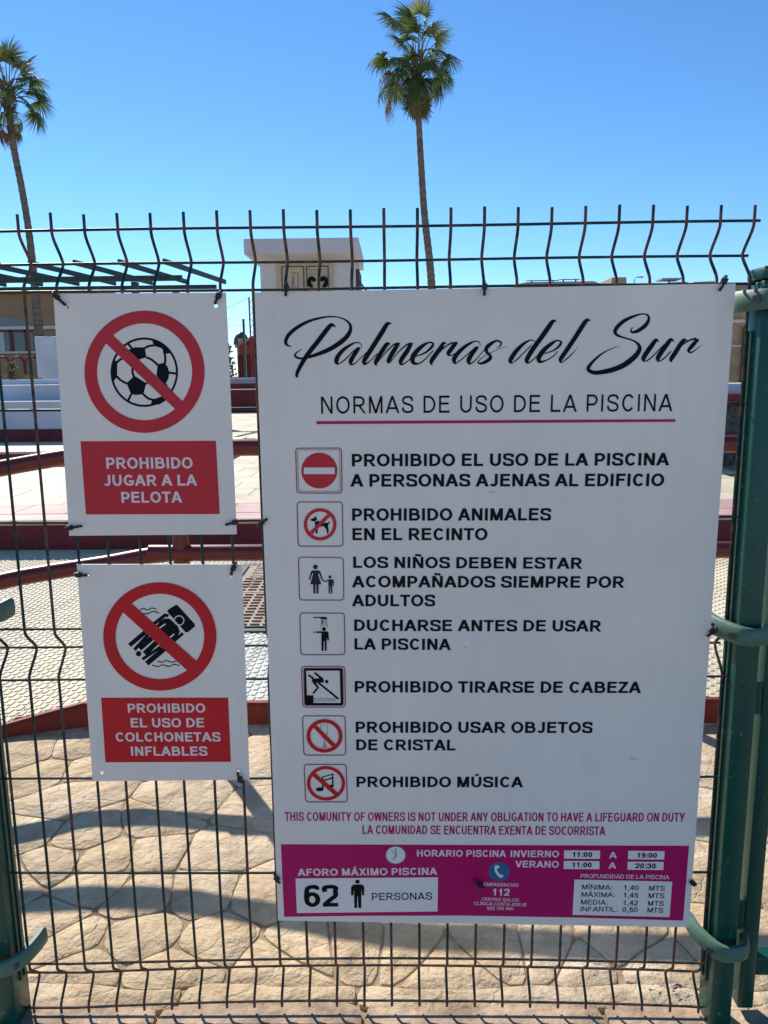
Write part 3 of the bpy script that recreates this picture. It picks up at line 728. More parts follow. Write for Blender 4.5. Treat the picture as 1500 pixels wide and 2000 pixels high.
t = roofs('wide tan building with roof panels, left of the skyline', [(1005, 556), (1030, 551), (1160, 549), (1175, 555)])
for a_, b_, c_ in ((1032, 1092, 547.5), (1098, 1133, 545)):
    p_, q_ = V(a_, c_), V(b_, c_); obj('roof_panel', MB().add([(p_.x, Yv, p_.z), (q_.x, Yv, p_.z), (q_.x, Yv+1.2, p_.z+.14), (p_.x, Yv+1.2, p_.z+.14), (p_.x, Yv, p_.z-.07), (q_.x, Yv, p_.z-.07), (q_.x, Yv+1.2, p_.z+.07), (p_.x, Yv+1.2, p_.z+.07)], [(0, 1, 2, 3), (7, 6, 5, 4), (0, 4, 5, 1), (1, 5, 6, 2), (2, 6, 7, 3), (3, 7, 4, 0)]), 'dark', t)
    for s_ in (.15, .85):
        X = lin(p_.x, q_.x, s_); obj('panel_leg', MB().box((X-.05, Yv+.5, V(1100, 552).z-.1), (X+.05, Yv+.6, p_.z)), 'dark', t)
t = roofs('boxy tan stair head on the skyline', [(1194, 555), (1195, 542), (1223, 541), (1224, 555)])
t = roofs('low tan house under a flat solar panel on the skyline', [(1296, 556), (1306, 551.5), (1340, 550), (1352, 556)])
p_, q_ = V(1293, 544.5), V(1331, 544.0)
obj('roof_panel', MB().box((p_.x, Yv, p_.z-.06), (q_.x, Yv+1.5, p_.z+.06)), 'steel', t)
X = (p_.x+q_.x)/2; obj('panel_leg', MB().box((X-.05, Yv+.5, V(1310, 552).z-.1), (X+.05, Yv+.6, p_.z-.061)), 'dark', t)
t = roofs('long low tan roof on the skyline, nearest the right post', [(1350, 555), (1356, 550.5), (1395, 549), (1400, 555)])
Yw = 70.0
lp = thing('street_lamp', 'thin grey street lamp standing on the skyline', 'street lamp', (V(1239, 550, Yw).x, Yw, 0))
a_, b_ = V(1239, 541.5, Yw), V(1250, 541, Yw)
obj('pole', MB().tube([(a_.x, Yw, -.2), (a_.x, Yw, a_.z-.2), (a_.x+.15, Yw, a_.z), (b_.x-.1, Yw, b_.z)], .05, 6), 'steel', lp)
obj('lamp_head', MB().bbox((b_.x-.12, Yw-.12, b_.z-.07), (b_.x+.3, Yw+.12, b_.z+.05), .03), 'steel', lp)

# ================================================================== PALMS
def fan_mesh(n, L, seed, droop, spread=R(118), w=.030):
    """one costapalmate blade at the origin, axis +X, lying in XY, gravity -Z (drooping tips)"""
    rr = random.Random(seed); mb = MB()
    for i in range(n):
        a = -spread+2*spread*i/(n-1)+rr.uniform(-.03, .03); l = L*(1-.28*abs(a/spread)**2)*rr.uniform(.85, 1.08)
        d = Vector((math.cos(a), math.sin(a), 0)); s = Vector((-math.sin(a), math.cos(a), 0)); dr = droop*rr.uniform(.7, 1.5)
        tw = rr.uniform(-.5, .5)
        pts = []
        for k, t in enumerate((.0, .3, .58, .8, 1.0)):
            p = d*l*(t-.18*dr*max(0, t-.55)**1.2)+Vector((0, 0, .07*L*math.sin(min(1, t*1.6)*PI)*1.0-dr*l*max(0, t-.42)**1.7*1.35))
            ww = w*L*(.25+2.6*t if t < .5 else 1.55*(1.06-t)**.8*1.6)*.5
            pts.append((p-s*ww+Vector((0, 0, ww*tw)), p+Vector((0, 0, ww*.5)), p+s*ww-Vector((0, 0, ww*tw))))
        vs = [v for tr in pts for v in tr]; fs = []
        for k in range(4):
            fs += [(k*3, k*3+1, k*3+4, k*3+3), (k*3+1, k*3+2, k*3+5, k*3+4)]
        mb.add(vs, fs)
        if rr.random() < .35:            # loose threads at the tips
            e = pts[-1][1]; mb.add([e, e+Vector((.004, 0, 0)), e+Vector((rr.uniform(-.04, .04), rr.uniform(-.04, .04), -rr.uniform(.06, .2)))], [(0, 1, 2)])
    return mb
fans = []
for k in range(5):
    o = obj('frond', fan_mesh(46, .64, k, .24+.14*k, R(122), w=.036), 'frond'); fans.append(o.data); bpy.data.objects.remove(o)
fans_pale = []
for k in range(2):
    o = obj('frond', fan_mesh(40, .60, 20+k, .9, R(110), w=.036), 'frond_pale'); fans_pale.append(o.data); bpy.data.objects.remove(o)
dead = []
for k in range(3):
    o = obj('dead_frond', fan_mesh(34, .62, 40+k, .6, R(60), .036), 'dead'); dead.append(o.data); bpy.data.objects.remove(o)

def palm(label, trunk_px, Yp, widths, crown_px, leaves, zbase, seed):
    rr = random.Random(seed); sc = (Yp-CAM.y)/1500.0
    c = atY(*crown_px, Yp)
    path_ = [atY(a, b, Yp) for a, b in trunk_px]
    base = path_[0].copy(); base.z = zbase; lowp = [Vector((lin(path_[0].x, path_[0].x+(path_[0].x-path_[1].x)*1.5, t), Yp, lin(path_[0].z, zbase, t))) for t in (1, .5)]
    full = lowp+path_
    t = thing('palm_tree', label, 'palm tree', lowp[0])
    rs = [w*sc/2 for w in [widths[0]*1.15, widths[0]*1.05]+widths]
    cm = catmull([(p.x, p.y, p.z, r_) for p, r_ in zip(full, rs)], 14)
    obj('trunk', MB().tube([p[:3] for p in cm], [p[3]*(1+.05*((i % 3)-1)) for i, p in enumerate(cm)], 14), 'trunk', t, True)
    # crown shaft of leaf bases
    cs = MB(); topz = c.z
    for i in range(26):
        a = i*2.4; z_ = c.z-.55+i*.035; r0_ = rs[-1]*1.0
        p0 = Vector((c.x+math.cos(a)*r0_*.8, Yp+math.sin(a)*r0_*.8, z_)); p1 = p0+Vector((math.cos(a)*.16, math.sin(a)*.16, .26))
        cs.tube([p0, p1], [.05, .022], 5)
    obj('crown_shaft', cs, 'dead', t)
    for (dx, dy, dep, kind) in leaves:
        q = atY(crown_px[0]+dx, crown_px[1]+dy, Yp); off = Vector((q.x-c.x, dep, q.z-c.z))
        Lh = off.length
        out = Vector((off.x, off.y, 0)); out = out.normalized() if out.length > .05 else Vector((rr.uniform(-1, 1), -1, 0)).normalized()
        # petiole arcs up then out to the fan
        start = Vector((c.x, Yp, c.z-.12))+out*.08
        end = Vector((c.x, Yp, c.z))+off
        mid = (start+end)/2+Vector((0, 0, .16*Lh if kind != 'd' else .05))+out*.03
        pts = catmull([start, mid, end], 5)
        dirv = (Vector(pts[-1])-Vector(pts[-3])).normalized()
        ml = fans if kind == 'g' else (fans_pale if kind == 'p' else dead)
        fo = bpy.data.objects.new('frond' if kind != 'd' else 'dead_frond', rr.choice(ml)); col.objects.link(fo); fo.parent = t
        fo.location = end-wloc(t)-dirv*.1
        X = dirv; Zt = Vector((0, 0, 1)) if abs(dirv.z) < .85 else -out if dirv.z > 0 else out
        Y = Zt.cross(X).normalized(); Z = X.cross(Y)
        rot = Matrix((X, Y, Z)).transposed().to_4x4() @ Matrix.Rotation(rr.uniform(-.7, .7), 4, 'X')
        fo.rotation_euler = rot.to_euler(); s_ = rr.uniform(.95, 1.2)*sc/.0184; fo.scale = (s_, s_*rr.uniform(.8, 1), s_)
        obj('petiole', MB().tube(pts, [.026, .024, .022, .02, .018, .016, .014, .013, .012, .011, .010][:len(pts)], 5), 'petiole' if kind != 'd' else 'dead', fo if False else t)
    return t
Z4 = 1/4.167
def lv(X, Y, dep, k='g'): return ((X-730)*Z4, (Y-530)*Z4, dep, k)
c_leaves = [lv(670, 130, .2), lv(655, 200, -.5), lv(800, 140, -.2), lv(810, 220, .4), lv(745, 150, -.6, 'p'), lv(520, 190, -.2), lv(560, 270, -.7, 'p'), lv(600, 300, .5), lv(690, 340, -.9), lv(640, 240, .8),
            lv(860, 300, -.4, 'p'), lv(915, 310, .1), lv(850, 380, .8), lv(995, 490, 0), lv(860, 500, -.8), lv(880, 480, .7, 'p'), lv(435, 470, .1), lv(470, 450, .6), lv(580, 560, -.6), lv(600, 600, .3), lv(500, 640, -.3, 'p'), lv(470, 680, .4),
            lv(580, 660, -.9), lv(560, 700, .5), lv(520, 780, -.5, 'p'), lv(510, 850, .0, 'd'), lv(930, 640, .1), lv(870, 640, -.6), lv(900, 700, .6), lv(820, 620, -.9), lv(960, 640, -.3, 'p'),
            lv(690, 730, -.5), lv(760, 730, -.5), lv(700, 800, -.4, 'p'), lv(780, 800, -.2), lv(740, 780, .4), lv(705, 870, -.2, 'd'), lv(785, 850, .1, 'p'), lv(700, 830, .3, 'g'), lv(640, 520, -.2), lv(760, 840, .4, 'd'), lv(735, 800, -.45, 'p')]
palm('tall slender fan palm rising above the middle of the fence', [(846, 640), (843, 560), (838, 500), (829, 420), (823, 330), (818, 240), (816, 170), (815, 128)], 26.0, [16, 15, 14, 13, 12, 11, 12, 12], (815, 127), c_leaves, .2, 5)
l_leaves = [(-10, -80, .2, 'g'), (12, -75, -.2, 'g'), (0, -62, -.6, 'p'), (-28, -60, 0, 'g'), (30, -62, .2, 'g'), (36, -48, -.4, 'p'), (22, -50, .5, 'g'), (50, -30, .1, 'g'), (44, -18, -.5, 'g'), (40, -24, .6, 'p'), (62, 2, -.1, 'g'), (55, 8, .4, 'g'), (34, 6, -.8, 'g'),
            (50, 28, -.2, 'g'), (56, 44, .1, 'g'), (40, 30, .6, 'g'), (32, 18, -.9, 'p'), (-45, -30, 0, 'g'), (-50, 10, .3, 'g'), (-40, 30, -.4, 'g'), (-20, 10, -.8, 'g'), (-10, 30, -.5, 'g'), (-60, -10, -.2, 'g'), (-30, -20, -.7, 'p'),
            (12, 50, -.4, 'p'), (20, 62, .1, 'p'), (-8, 62, -.3, 'd'), (-14, 70, .2, 'd'), (2, 66, .4, 'd'), (-30, 50, 0, 'g')]
palm('fan palm with a leaning trunk, cut by the left edge above the pergola', [(80, 690), (75, 640), (66, 540), (56, 450), (42, 365), (29, 300), (20, 240), (15, 195)], 24.5, [19, 17, 14, 12.5, 12, 12, 13, 12], (14, 186), l_leaves, .3, 11)

# ================================================================== FENCE PANEL
SX = .0558
rows = [1.53, 1.48, 1.43, 1.23, 1.03, .83, .78, .73, .53, .33, .13, .08, .03]
folds = [(1.48, .0365), (.78, .0401), (.08, .0361)]
def bend(x, z):
    """how far the sheet stands back at a height, and how much it is lifted"""
    y = 0
    for zf, d in folds:
        t = abs(z-zf)
        if t < .043: u = 1-t/.043; y += d*(u*u*(3-2*u)*.45+u*.55)
    k = min(1, max(0, (.28-z)/.2)); u = (x-.62)/.65
    y += .012*k*max(0, 1-u*u); dz = .006*k*max(0, 1-u*u)-.003*k
    return y, dz
fp = thing('wire_fence', 'green welded wire fence panel with three folds that carries the signs', 'fence', (.56, 0, .0))
def wear_attr(me, vals):
    a = me.attributes.new('wear', 'FLOAT', 'POINT'); a.data.foreach_set('value', vals)
rw_ = random.Random(2)
IL = -3
for i in range(IL, 23):
    X = i*SX; zs = []; z = .022
    zz = [.022]
    top = 1.556+rw_.uniform(-.002, .002)
    z = .022
    while z < top-.006:
        near = min(abs(z-zf) for zf, d in folds) < .06
        z += .006 if near else .02; zz.append(min(z, top))
    zz[-1] = top
    lean = rw_.uniform(-.0015, .0015)
    pts = []
    for z in zz:
        y, dz = bend(X, z); pts.append((X+lean*math.sin(z*2), y-.0024, z+dz))
    mb = MB().tube(pts, .0027, 8)
    o = obj('vertical_wire', mb, 'wire', fp, True, origin=(X, 0, .02))
    seed = rw_.uniform(0, 9); prone = rw_.uniform(-.04, .09)
    vals = []
    for z in zz:
        d = min(abs(z-r) for r in rows); w = .15*math.exp(-(d/.008)**2)+prone+.02+(.05 if z < .2 else 0)+.14*max(0, noise.noise(Vector((seed, z*9, 0))))
        vals += [w]*8
    wear_attr(o.data, vals)
xl, xe = IL*SX-.02, 22*SX+.012
for k, z in enumerate(rows):
    n = 120; pts = []
    for j in range(n+1):
        X = lin(xl, xe, j/n); y, dz = bend(X, z); pts.append((X, y+.0022, z+dz+.0007*math.sin(X*7+k)))
    o = obj('horizontal_wire', MB().tube(pts, .0024, 8), 'wire', fp, True, origin=(.5, 0, z))
    vals = []
    for j in range(n+1):
        X = lin(xl, xe, j/n); d = abs(X/SX-round(X/SX))*SX; w = .13*math.exp(-(d/.007)**2)+(.10 if z < .2 else 0)-.02+.10*max(0, noise.noise(Vector((X*5, k*3.1, 2))))
        vals += [w]*8
    wear_attr(o.data, vals)

# ================================================================== POSTS
def clamp(parent, X0, X1, z, side, W=.074, hgt=.034):
    """moulded clamp: comes from the panel side, wraps the front of the post"""
    s = side                                # -1: panel is on the left of the post
    xa = X0-.034 if s < 0 else X1+.034
    mb = MB()
    # plan outline from panel side round the front and to the far side
    pl = [(X0-.024 if s < 0 else X1+.032, .038), (X0-.022 if s < 0 else X1+.030, .010), (X0-.013 if s < 0 else X1+.022, -.022), (X0+.002 if s < 0 else X1+.004, -.050), ((X0+X1)/2-.0*s, -.056), (X1+.008 if s < 0 else X0-.008, -.047), (X1+.020 if s < 0 else X0-.020, -.018)]
    cm = catmull(pl, 6); n = 10; ring = []
    for i, (x, y) in enumerate(cm):
        j = min(i+1, len(cm)-1); h = max(i-1, 0); d = Vector((cm[j][0]-cm[h][0], cm[j][1]-cm[h][1], 0)).normalized(); nn = Vector((d.y, -d.x, 0))
        t = i/(len(cm)-1); hh = hgt/2*(1.0+.10*math.cos(t*PI))
        for k in range(n):
            a = 2*PI*k/n; ca, sa = math.cos(a), math.sin(a)
            ex = math.copysign(abs(ca)**.75, ca); ez = math.copysign(abs(sa)**.6, sa)
            ring.append((x+nn.x*ex*.009, y+nn.y*ex*.009, z+ez*hh))
    fs = []
    m_ = len(cm)
    for i in range(m_-1):
        for k in range(n): fs.append((i*n+k, i*n+(k+1) % n, (i+1)*n+(k+1) % n, (i+1)*n+k))
    fs += [tuple(range(n))[::-1], tuple((m_-1)*n+k for k in range(n))]
    c = obj('clamp', MB().add(ring, fs), 'clamp', parent, True, recalc=True)
    bx = (X0-.018) if s < 0 else (X1+.018)
    obj('clamp_bolt', MB().tube([(bx, -.045, z), (bx, -.051, z)], .006, 8), 'dark', c, True)
def post(name, X0, X1, y0, y1, zt, side, label, clamps):
    t = thing(name, label, 'fence post', ((X0+X1)/2, (y0+y1)/2, 0), 'green steel posts of the wire fence')
    obj('tube', MB().bbox((X0, y0, -.03), (X1, y1, zt), .004), 'post', t, True)
    obj('cap', MB().bbox((X0-.003, y0-.003, zt+.0005), (X1+.003, y1+.003, zt+.022), .006), 'clamp' if False else 'post', t, True)
    xs = X0 if side < 0 else X1
    # groove strips on the face that takes the panel
    for ya, yb in ((-.010, -.004), (.006, .011)):
        a, b = (xs-.0035, xs+.0005) if side < 0 else (xs-.0005, xs+.0035)
        obj('rib', MB().box((a, ya, .10), (b, yb, zt-.08)), 'post', t)
    a, b = (xs-.0012, xs+.0005) if side < 0 else (xs-.0005, xs+.0012)
    obj('groove', MB().box((a, -.0038, .10), (b, .0058, zt-.08)), 'groove_strip', t)  # thin black strip set between the two ribs
    for z in clamps: clamp(t, X0, X1, z, side)
    return t
post('fence_post', 1.2365, 1.2775, -.035, .025, 1.432, -1, 'right green steel post of the fence, beside the large sign', [1.400, .826, .198])
post('fence_post', -.178, -.130, -.035, .025, 1.432, 1, 'left green steel post at the edge of the fence, below the small signs', [.862, .165])
# gate frame to the right of the right post
gt = thing('gate', 'dark green gate stile hanging just right of the right post', 'gate', (1.35, .01, .03))
obj('stile', MB().bbox((1.306, .000, .028), (1.337, .042, 1.50), .003), 'post', gt, True)
for z in (.25, .70, 1.25):
    obj('hinge', MB().bbox((1.2785, .000, z-.045), (1.3055, .014, z+.02), .003), 'post', gt)
obj('rail', MB().bbox((1.3375, .003, .10), (2.4, .037, .14), .003), 'post', gt)
obj('rail', MB().bbox((1.3375, .003, 1.44), (2.4, .037, 1.48), .003), 'post', gt)
for k in range(17): obj('bar', MB().tube([(1.39+k*.058, .02, .1405), (1.39+k*.058, .02, 1.4395)], .006, 8), 'post', gt, True)
obj('stile', MB().bbox((2.4005, -.005, .028), (2.44, .045, 1.50), .003), 'post', gt, True)

# ================================================================== SIGNS
YS = -.0075                               # front face of the boards
def sp(px, py, off=0.0):                  # a printed point, on the sign plane
    q = atY(px, py, YS); return (q.x, YS-off, q.z)
class Print:
    """flat print: every stroke a hair in front of the one below"""
    def __init__(s, level=1): s.mb = MB(); s.o = level*.00035; s.k = 0
    def nxt(s): s.k += 1; return s.o+s.k*1.2e-6
    def poly(s, pts):                     # polygon in photo pixels
        o = s.nxt(); P3 = [Vector(sp(x, y, o)) for x, y in pts]
        tri = tessellate_polygon([[Vector((p.x, p.z, 0)) for p in P3]])
        fs = []
        for a, b, c in tri:
            n = (P3[b]-P3[a]).cross(P3[c]-P3[a]); fs.append((a, b, c) if n.y < 0 else (a, c, b))
        s.mb.add(P3, fs); return s
    def ring(s, cx, cy, rx, ry, irx=0, iry=0, n=72, a0=0, a1=2*PI):
        o = s.nxt()
        if irx <= 0: return s.poly([(cx+rx*math.cos(2*PI*i/n), cy+ry*math.sin(2*PI*i/n)) for i in range(n)])
        vs = []
        for i in range(n+1):
            a = lin(a0, a1, i/n); vs += [sp(cx+rx*math.cos(a), cy+ry*math.sin(a), o), sp(cx+irx*math.cos(a), cy+iry*math.sin(a), o)]
        s.mb.add(vs, [(2*i, 2*i+1, 2*i+3, 2*i+2) for i in range(n)]); return s
    def line(s, pts, w, n=5, smooth=True):   # ribbon; points (x, y) or (x, y, w)
        P_ = [(p[0], p[1], (p[2] if len(p) > 2 else w)) for p in pts]
        C = catmull(P_, n) if smooth and len(P_) > 2 else P_
        o = s.nxt(); vs = []
        for i, (x, y, ww) in enumerate(C):
            a = C[max(i-1, 0)]; b = C[min(i+1, len(C)-1)]; dx, dy = b[0]-a[0], b[1]-a[1]; L = math.hypot(dx, dy) or 1
            nx, ny = -dy/L*ww/2, dx/L*ww/2; oo = o+i*1.0e-7
            vs += [sp(x+nx, y+ny, oo), sp(x-nx, y-ny, oo)]
        s.k += 3
        s.mb.add(vs, [(2*i, 2*i+1, 2*i+3, 2*i+2) for i in range(len(C)-1)]); return s
    def rrect(s, q, r, w, n=5):           # rounded frame line through four corners TL TR BR BL
        pts = []
        for i in range(4):
            p = Vector(q[i]); a = Vector(q[i-1]); b = Vector(q[(i+1) % 4]); u = (a-p).normalized()*r; v = (b-p).normalized()*r
            for k in range(n+1):
                t = k/n; pts.append(tuple(p+u*(1-t)**2+v*t**2))
        pts.append(pts[0]); return s.line(pts, w, smooth=False)
    def done(s, name, m, parent): return obj(name, s.mb, m, parent, origin=wloc(parent))

# ---- own sans-serif lettering, cap height 1
def arc(cx, cy, rx, ry, a0, a1, n=14): return [(cx+rx*math.cos(R(lin(a0, a1, i/n))), cy+ry*math.sin(R(lin(a0, a1, i/n)))) for i in range(n+1)]
def glyph(ch, t, h):
    """strokes of a capital: ('s', polyline) pen strokes, ('d', x0,y0,x1,y1) slanted stems, ('b', x0,y0,x1,y1) bars; and its advance"""
    L = .09+t/2; hb = h/2; T_ = 1-h/2; G = []
    s = lambda p: G.append(('s', p)); d = lambda *a: G.append(('d', *a)); b = lambda *a: G.append(('b', *a))
    acc = {'Ñ': 'N', 'Á': 'A', 'Í': 'I', 'Ú': 'U', 'É': 'E', 'Ó': 'O'}
    base = acc.get(ch, ch); adv = .9
    if base == 'A': d(.0+t*.57, 0, .505, 1); d(1.01-t*.57, 0, .505, 1); b(.24, .23, .77, .23+h); adv = 1.01
    elif base == 'B': s([(L, 0), (L, 1)]); s([(L, T_), (.53, T_)]+arc(.53, (T_+.53)/2, .22, (T_-.53)/2, 90, -90)+[(L, .53)]); s([(L, .53), (.58, .53)]+arc(.58, (.53+hb)/2, .25, (.53-hb)/2, 90, -90)+[(L, hb)]); adv = 1.0
    elif base == 'C': s(arc(.53, .5, .44-t/2, .51-hb, 38, 322, 26)); adv = 1.0
    elif base == 'D': s([(L, 0), (L, 1)]); s([(L, T_), (.42, T_)]+arc(.42, .5, .52-t/2, .5-hb, 90, -90, 18)+[(L, hb)]); adv = 1.0
    elif base == 'E': s([(L, 0), (L, 1)]); b(L, 1-h, .83, 1); b(L, .54-hb, .79, .54+hb); b(L, 0, .85, h); adv = .92
    elif base == 'F': s([(L, 0), (L, 1)]); b(L, 1-h, .80, 1); b(L, .52-hb, .72, .52+hb); adv = .85
    elif base == 'G': s(arc(.56, .5, .47-t/2, .51-hb, 40, 300, 26)+[(.80, .13), (.88-t*.05, .20)]); b(.56, .50-h, 1.0, .50); s([(1.0-t/2, .12), (1.0-t/2, .5)]); adv = 1.08
    elif base == 'H': s([(L, 0), (L, 1)]); s([(.92-t/2, 0), (.92-t/2, 1)]); b(L, .53-hb, .92-t/2, .53+hb); adv = 1.01
    elif base == 'I': s([(L+.01, 0), (L+.01, 1)]); adv = .20+t
    elif base == 'J': s([(.68-t/2, 1), (.68-t/2, .3)]+arc(.36, .30, .32-t/2, .31-hb, 0, -150, 12)); adv = .78
    elif base == 'L': s([(L, 0), (L, 1)]); b(L, 0, .79, h); adv = .84
    elif base == 'M': s([(L, 0), (L, 1)]); s([(1.07-t/2, 0), (1.07-t/2, 1)]); d(L+t*.15, 1, .58, 0); d(1.07-t/2-t*.15, 1, .58, 0); adv = 1.16
    elif base == 'N': s([(L, 0), (L, 1)]); s([(.92-t/2, 0), (.92-t/2, 1)]); d(L+.01, 1, .91-t/2, 0); adv = 1.01
    elif base == 'O': s(arc(.545, .5, .49-t/2, .51-hb, 0, 360, 36)); adv = 1.09
    elif base == 'P': s([(L, 0), (L, 1)]); s([(L, T_), (.5, T_)]+arc(.5, (T_+.42)/2, .37-t/2, (T_-.42)/2, 90, -90)+[(L, .42)]); adv = .92
    elif base == 'R': s([(L, 0), (L, 1)]); s([(L, T_), (.55, T_)]+arc(.55, (T_+.46)/2, .36-t/2, (T_-.46)/2, 90, -90)+[(L, .46)]); d(.50, .46, .99-t*.57, 0); adv = 1.01
    elif base == 'S': s(catmull([(.86-t/2, .70), (.76, .87), (.48, T_+.01), (.22, .88), (.07+t/2, .72), (.24, .585), (.48, .52), (.73, .43), (.89-t/2, .28), (.76, .12), (.48, hb-.01), (.2, .13), (.05+t/2, .33)], 5)); adv = .93
    elif base == 'T': b(.03, 1-h, .83, 1); s([(.43, 0), (.43, 1-h)]); adv = .86
    elif base == 'U': s([(L, 1), (L, .38)]+arc(.505, .38, .505-L, .39-hb, 180, 360, 18)+[(1.01-L, 1)]); adv = 1.01
    elif base == 'V': d(.0+t*.57, 1, .465, 0); d(.93-t*.57, 1, .465, 0); adv = .93
    elif base == 'W': d(.0+t*.55, 1, .33, 0); d(.63, 1, .33, 0); d(.63, 1, .95, 0); d(1.28-t*.55, 1, .95, 0); adv = 1.28
    elif base == 'X': d(.03+t*.5, 1, .90-t*.5, 0); d(.90-t*.5, 1, .03+t*.5, 0); adv = .93
    elif base == 'Y': d(.0+t*.57, 1, .465, .40); d(.93-t*.57, 1, .465, .40); s([(.465, 0), (.465, .44)]); adv = .93
    elif base == 'Z': b(.06, 1-h, .80, 1); b(.04, 0, .82, h); d(.70, 1-h*.5, .14, h*.5); adv = .86
    elif base == '0': s(arc(.39, .5, .34-t/2, .51-hb, 0, 360, 32)); adv = .78
    elif base == '1': s([(.53-t/2, 0), (.53-t/2, 1)]); s([(.53-t*.6, .86), (.32, .74), (.13, .68)]); adv = .78
    elif base == '2': s(catmull([(.07+t/2, .68), (.15, .86), (.38, T_), (.62, .87), (.71-t/2, .70), (.60, .50), (.34, .28), (.16, .10)], 5)); b(.06, 0, .71, h); adv = .78
    elif base == '3': s(catmull([(.08+t/2, .73), (.2, .89), (.38, T_), (.58, .88), (.68-t/2, .74), (.56, .58), (.34, .535)], 5)); s(catmull([(.34, .53), (.58, .48), (.72-t/2, .30), (.6, .12), (.38, hb), (.18, .12), (.06+t/2, .30)], 5)); adv = .78
    elif base == '4': s([(.61-t/2, 0), (.61-t/2, 1)]); b(.03, .22, .74, .22+h); d(.03+t*.5, .30, .50, 1); adv = .78
    elif base == '5': b(.18, 1-h, .68, 1); d(.16+t*.3, .44, .24+t*.3, 1); s(catmull([(.08+t/2, .46), (.22, .58), (.40, .61), (.62, .54), (.72-t/2, .33), (.61, .13), (.38, hb), (.17, .13), (.06+t/2, .28)], 5)); adv = .78
    elif base in '69':
        c = [arc(.40, .33, .34-t/2, .34-hb, 0, 360, 24), catmull([(.70-t/2, .79), (.60, .89), (.42, T_), (.22, .84), (.06+t/2, .58), (.055+t/2, .34)], 5)]
        for q in c: s(q if base == '6' else [(.78-x, 1-y) for x, y in q])
        adv = .78
    elif base == '7': b(.06, 1-h, .71, 1); s(catmull([(.66, .93), (.47, .64), (.34, .32), (.30, 0)], 5)); adv = .78
    elif base == '8': s(arc(.39, .745, .29-t/2, .255-hb, 0, 360, 24)); s(arc(.39, .27, .34-t/2, .275-hb, 0, 360, 24)); adv = .78
    elif base == ':': b(.15, 0, .15+t, t*.95); b(.15, .52, .15+t, .52+t*.95); adv = .40
    elif base == ',': b(.12, 0, .12+t, t); d(.12+t*.75, 0, .12+t*.35, -.18); adv = .38
    elif base == ' ': adv = .37
    if ch in 'ÁÍÚÉÓ': d(adv/2+.10, 1.26, adv/2-.02, 1.07)
    if ch == 'Ñ': s([(.28, 1.10), (.38, 1.18), (.50, 1.15), (.62, 1.11), (.72, 1.19)])
    return G, adv
def write(parent, text, xl, yl, xr, yr, hpx, m, t=.225, h=.185, track=0.0, level=2):
    """one line of capitals between two baseline pixels; hpx = cap height in pixels at its left end"""
    A = Vector(sp(xl, yl)); B = Vector(sp(xr, yr)); Hh = (Vector(sp(xl, yl-hpx))-A).length
    u = (B-A); Wd = u.length; u.normalize(); v = Vector((-u.z, 0, u.x))
    items = []; x = 0
    for ch in text:
        g, adv = glyph(ch, t, h); items.append((x, g)); x += adv+track
    x0 = .07; x1 = x-track-.07; k = Wd/(x1-x0)
    tx = t*Hh/k if False else t
    mb = MB(); cnt = 0
    def put(px_, py_, o): p = A+u*((px_-x0)*k)+v*(py_*Hh); return (p.x, YS-o, p.z)
    rat = Hh/k
    for gx, G in items:
        for g in G:
            cnt += 1; o = level*.00035+cnt*6e-7
            if g[0] == 'b': q = [(gx+g[1], g[2]), (gx+g[3], g[2]), (gx+g[3], g[4]), (gx+g[1], g[4])]; mb.add([put(a, b, o) for a, b in q], [(0, 1, 2, 3)])
            elif g[0] == 'd':
                w = t*.56
                q = [(gx+g[1]-w, g[2]), (gx+g[1]+w, g[2]), (gx+g[3]+w, g[4]), (gx+g[3]-w, g[4])]
                if g[2] > g[4]: q = q[::-1]
                mb.add([put(a, b, o) for a, b in q], [(0, 1, 2, 3)])
            else:
                C = g[1]; vs = []; n = len(C); closed = math.dist(C[0], C[-1]) < 1e-6
                for i in range(n):
                    a = C[i-1] if i > 0 else (C[-2] if closed else C[0]); b = C[i+1] if i < n-1 else (C[1] if closed else C[-1])
                    dx, dy = b[0]-a[0], b[1]-a[1]; Ln = math.hypot(dx, dy) or 1; nx, ny = -dy/Ln*t/2, dx/Ln*h/2
                    vs += [put(gx+C[i][0]+nx, C[i][1]+ny, o), put(gx+C[i][0]-nx, C[i][1]-ny, o)]
                mb.add(vs, [(2*i+1, 2*i+3, 2*i+2, 2*i) for i in range(n-1)])
    return obj('lettering', mb, m, parent, origin=wloc(parent))

def board(parent, q, holes=(), th=.003):
    """rigid board through four pixel corners (TL TR BR BL) with drilled holes"""
    P4 = [Vector(sp(*c)) for c in q]; loops = [[Vector((p.x, p.z, 0)) for p in P4]]
    for hx, hy, hr_ in holes:
        c = sp(hx, hy); loops.append([Vector((c[0]+hr_*math.cos(-2*PI*i/12), c[2]+hr_*math.sin(-2*PI*i/12), 0)) for i in range(12)])
    flat = [v for lp_ in loops for v in lp_]; n = len(flat)
    tri = tessellate_polygon(loops)
    vs = [(v.x, YS, v.y) for v in flat]+[(v.x, YS+th, v.y) for v in flat]; fs = []
    for a, b, c in tri:
        nn = (Vector(vs[b])-Vector(vs[a])).cross(Vector(vs[c])-Vector(vs[a]))
        if nn.y > 0: a, b, c = a, c, b
        fs += [(a, b, c), (n+a, n+c, n+b)]
    k = 0
    for lp_ in loops:
        m_ = len(lp_)
        for i in range(m_): a, b = k+i, k+(i+1) % m_; fs.append((a, b, n+b, n+a))
        k += m_
    return obj('board', MB().add(vs, fs), 'sign', parent, recalc=True)

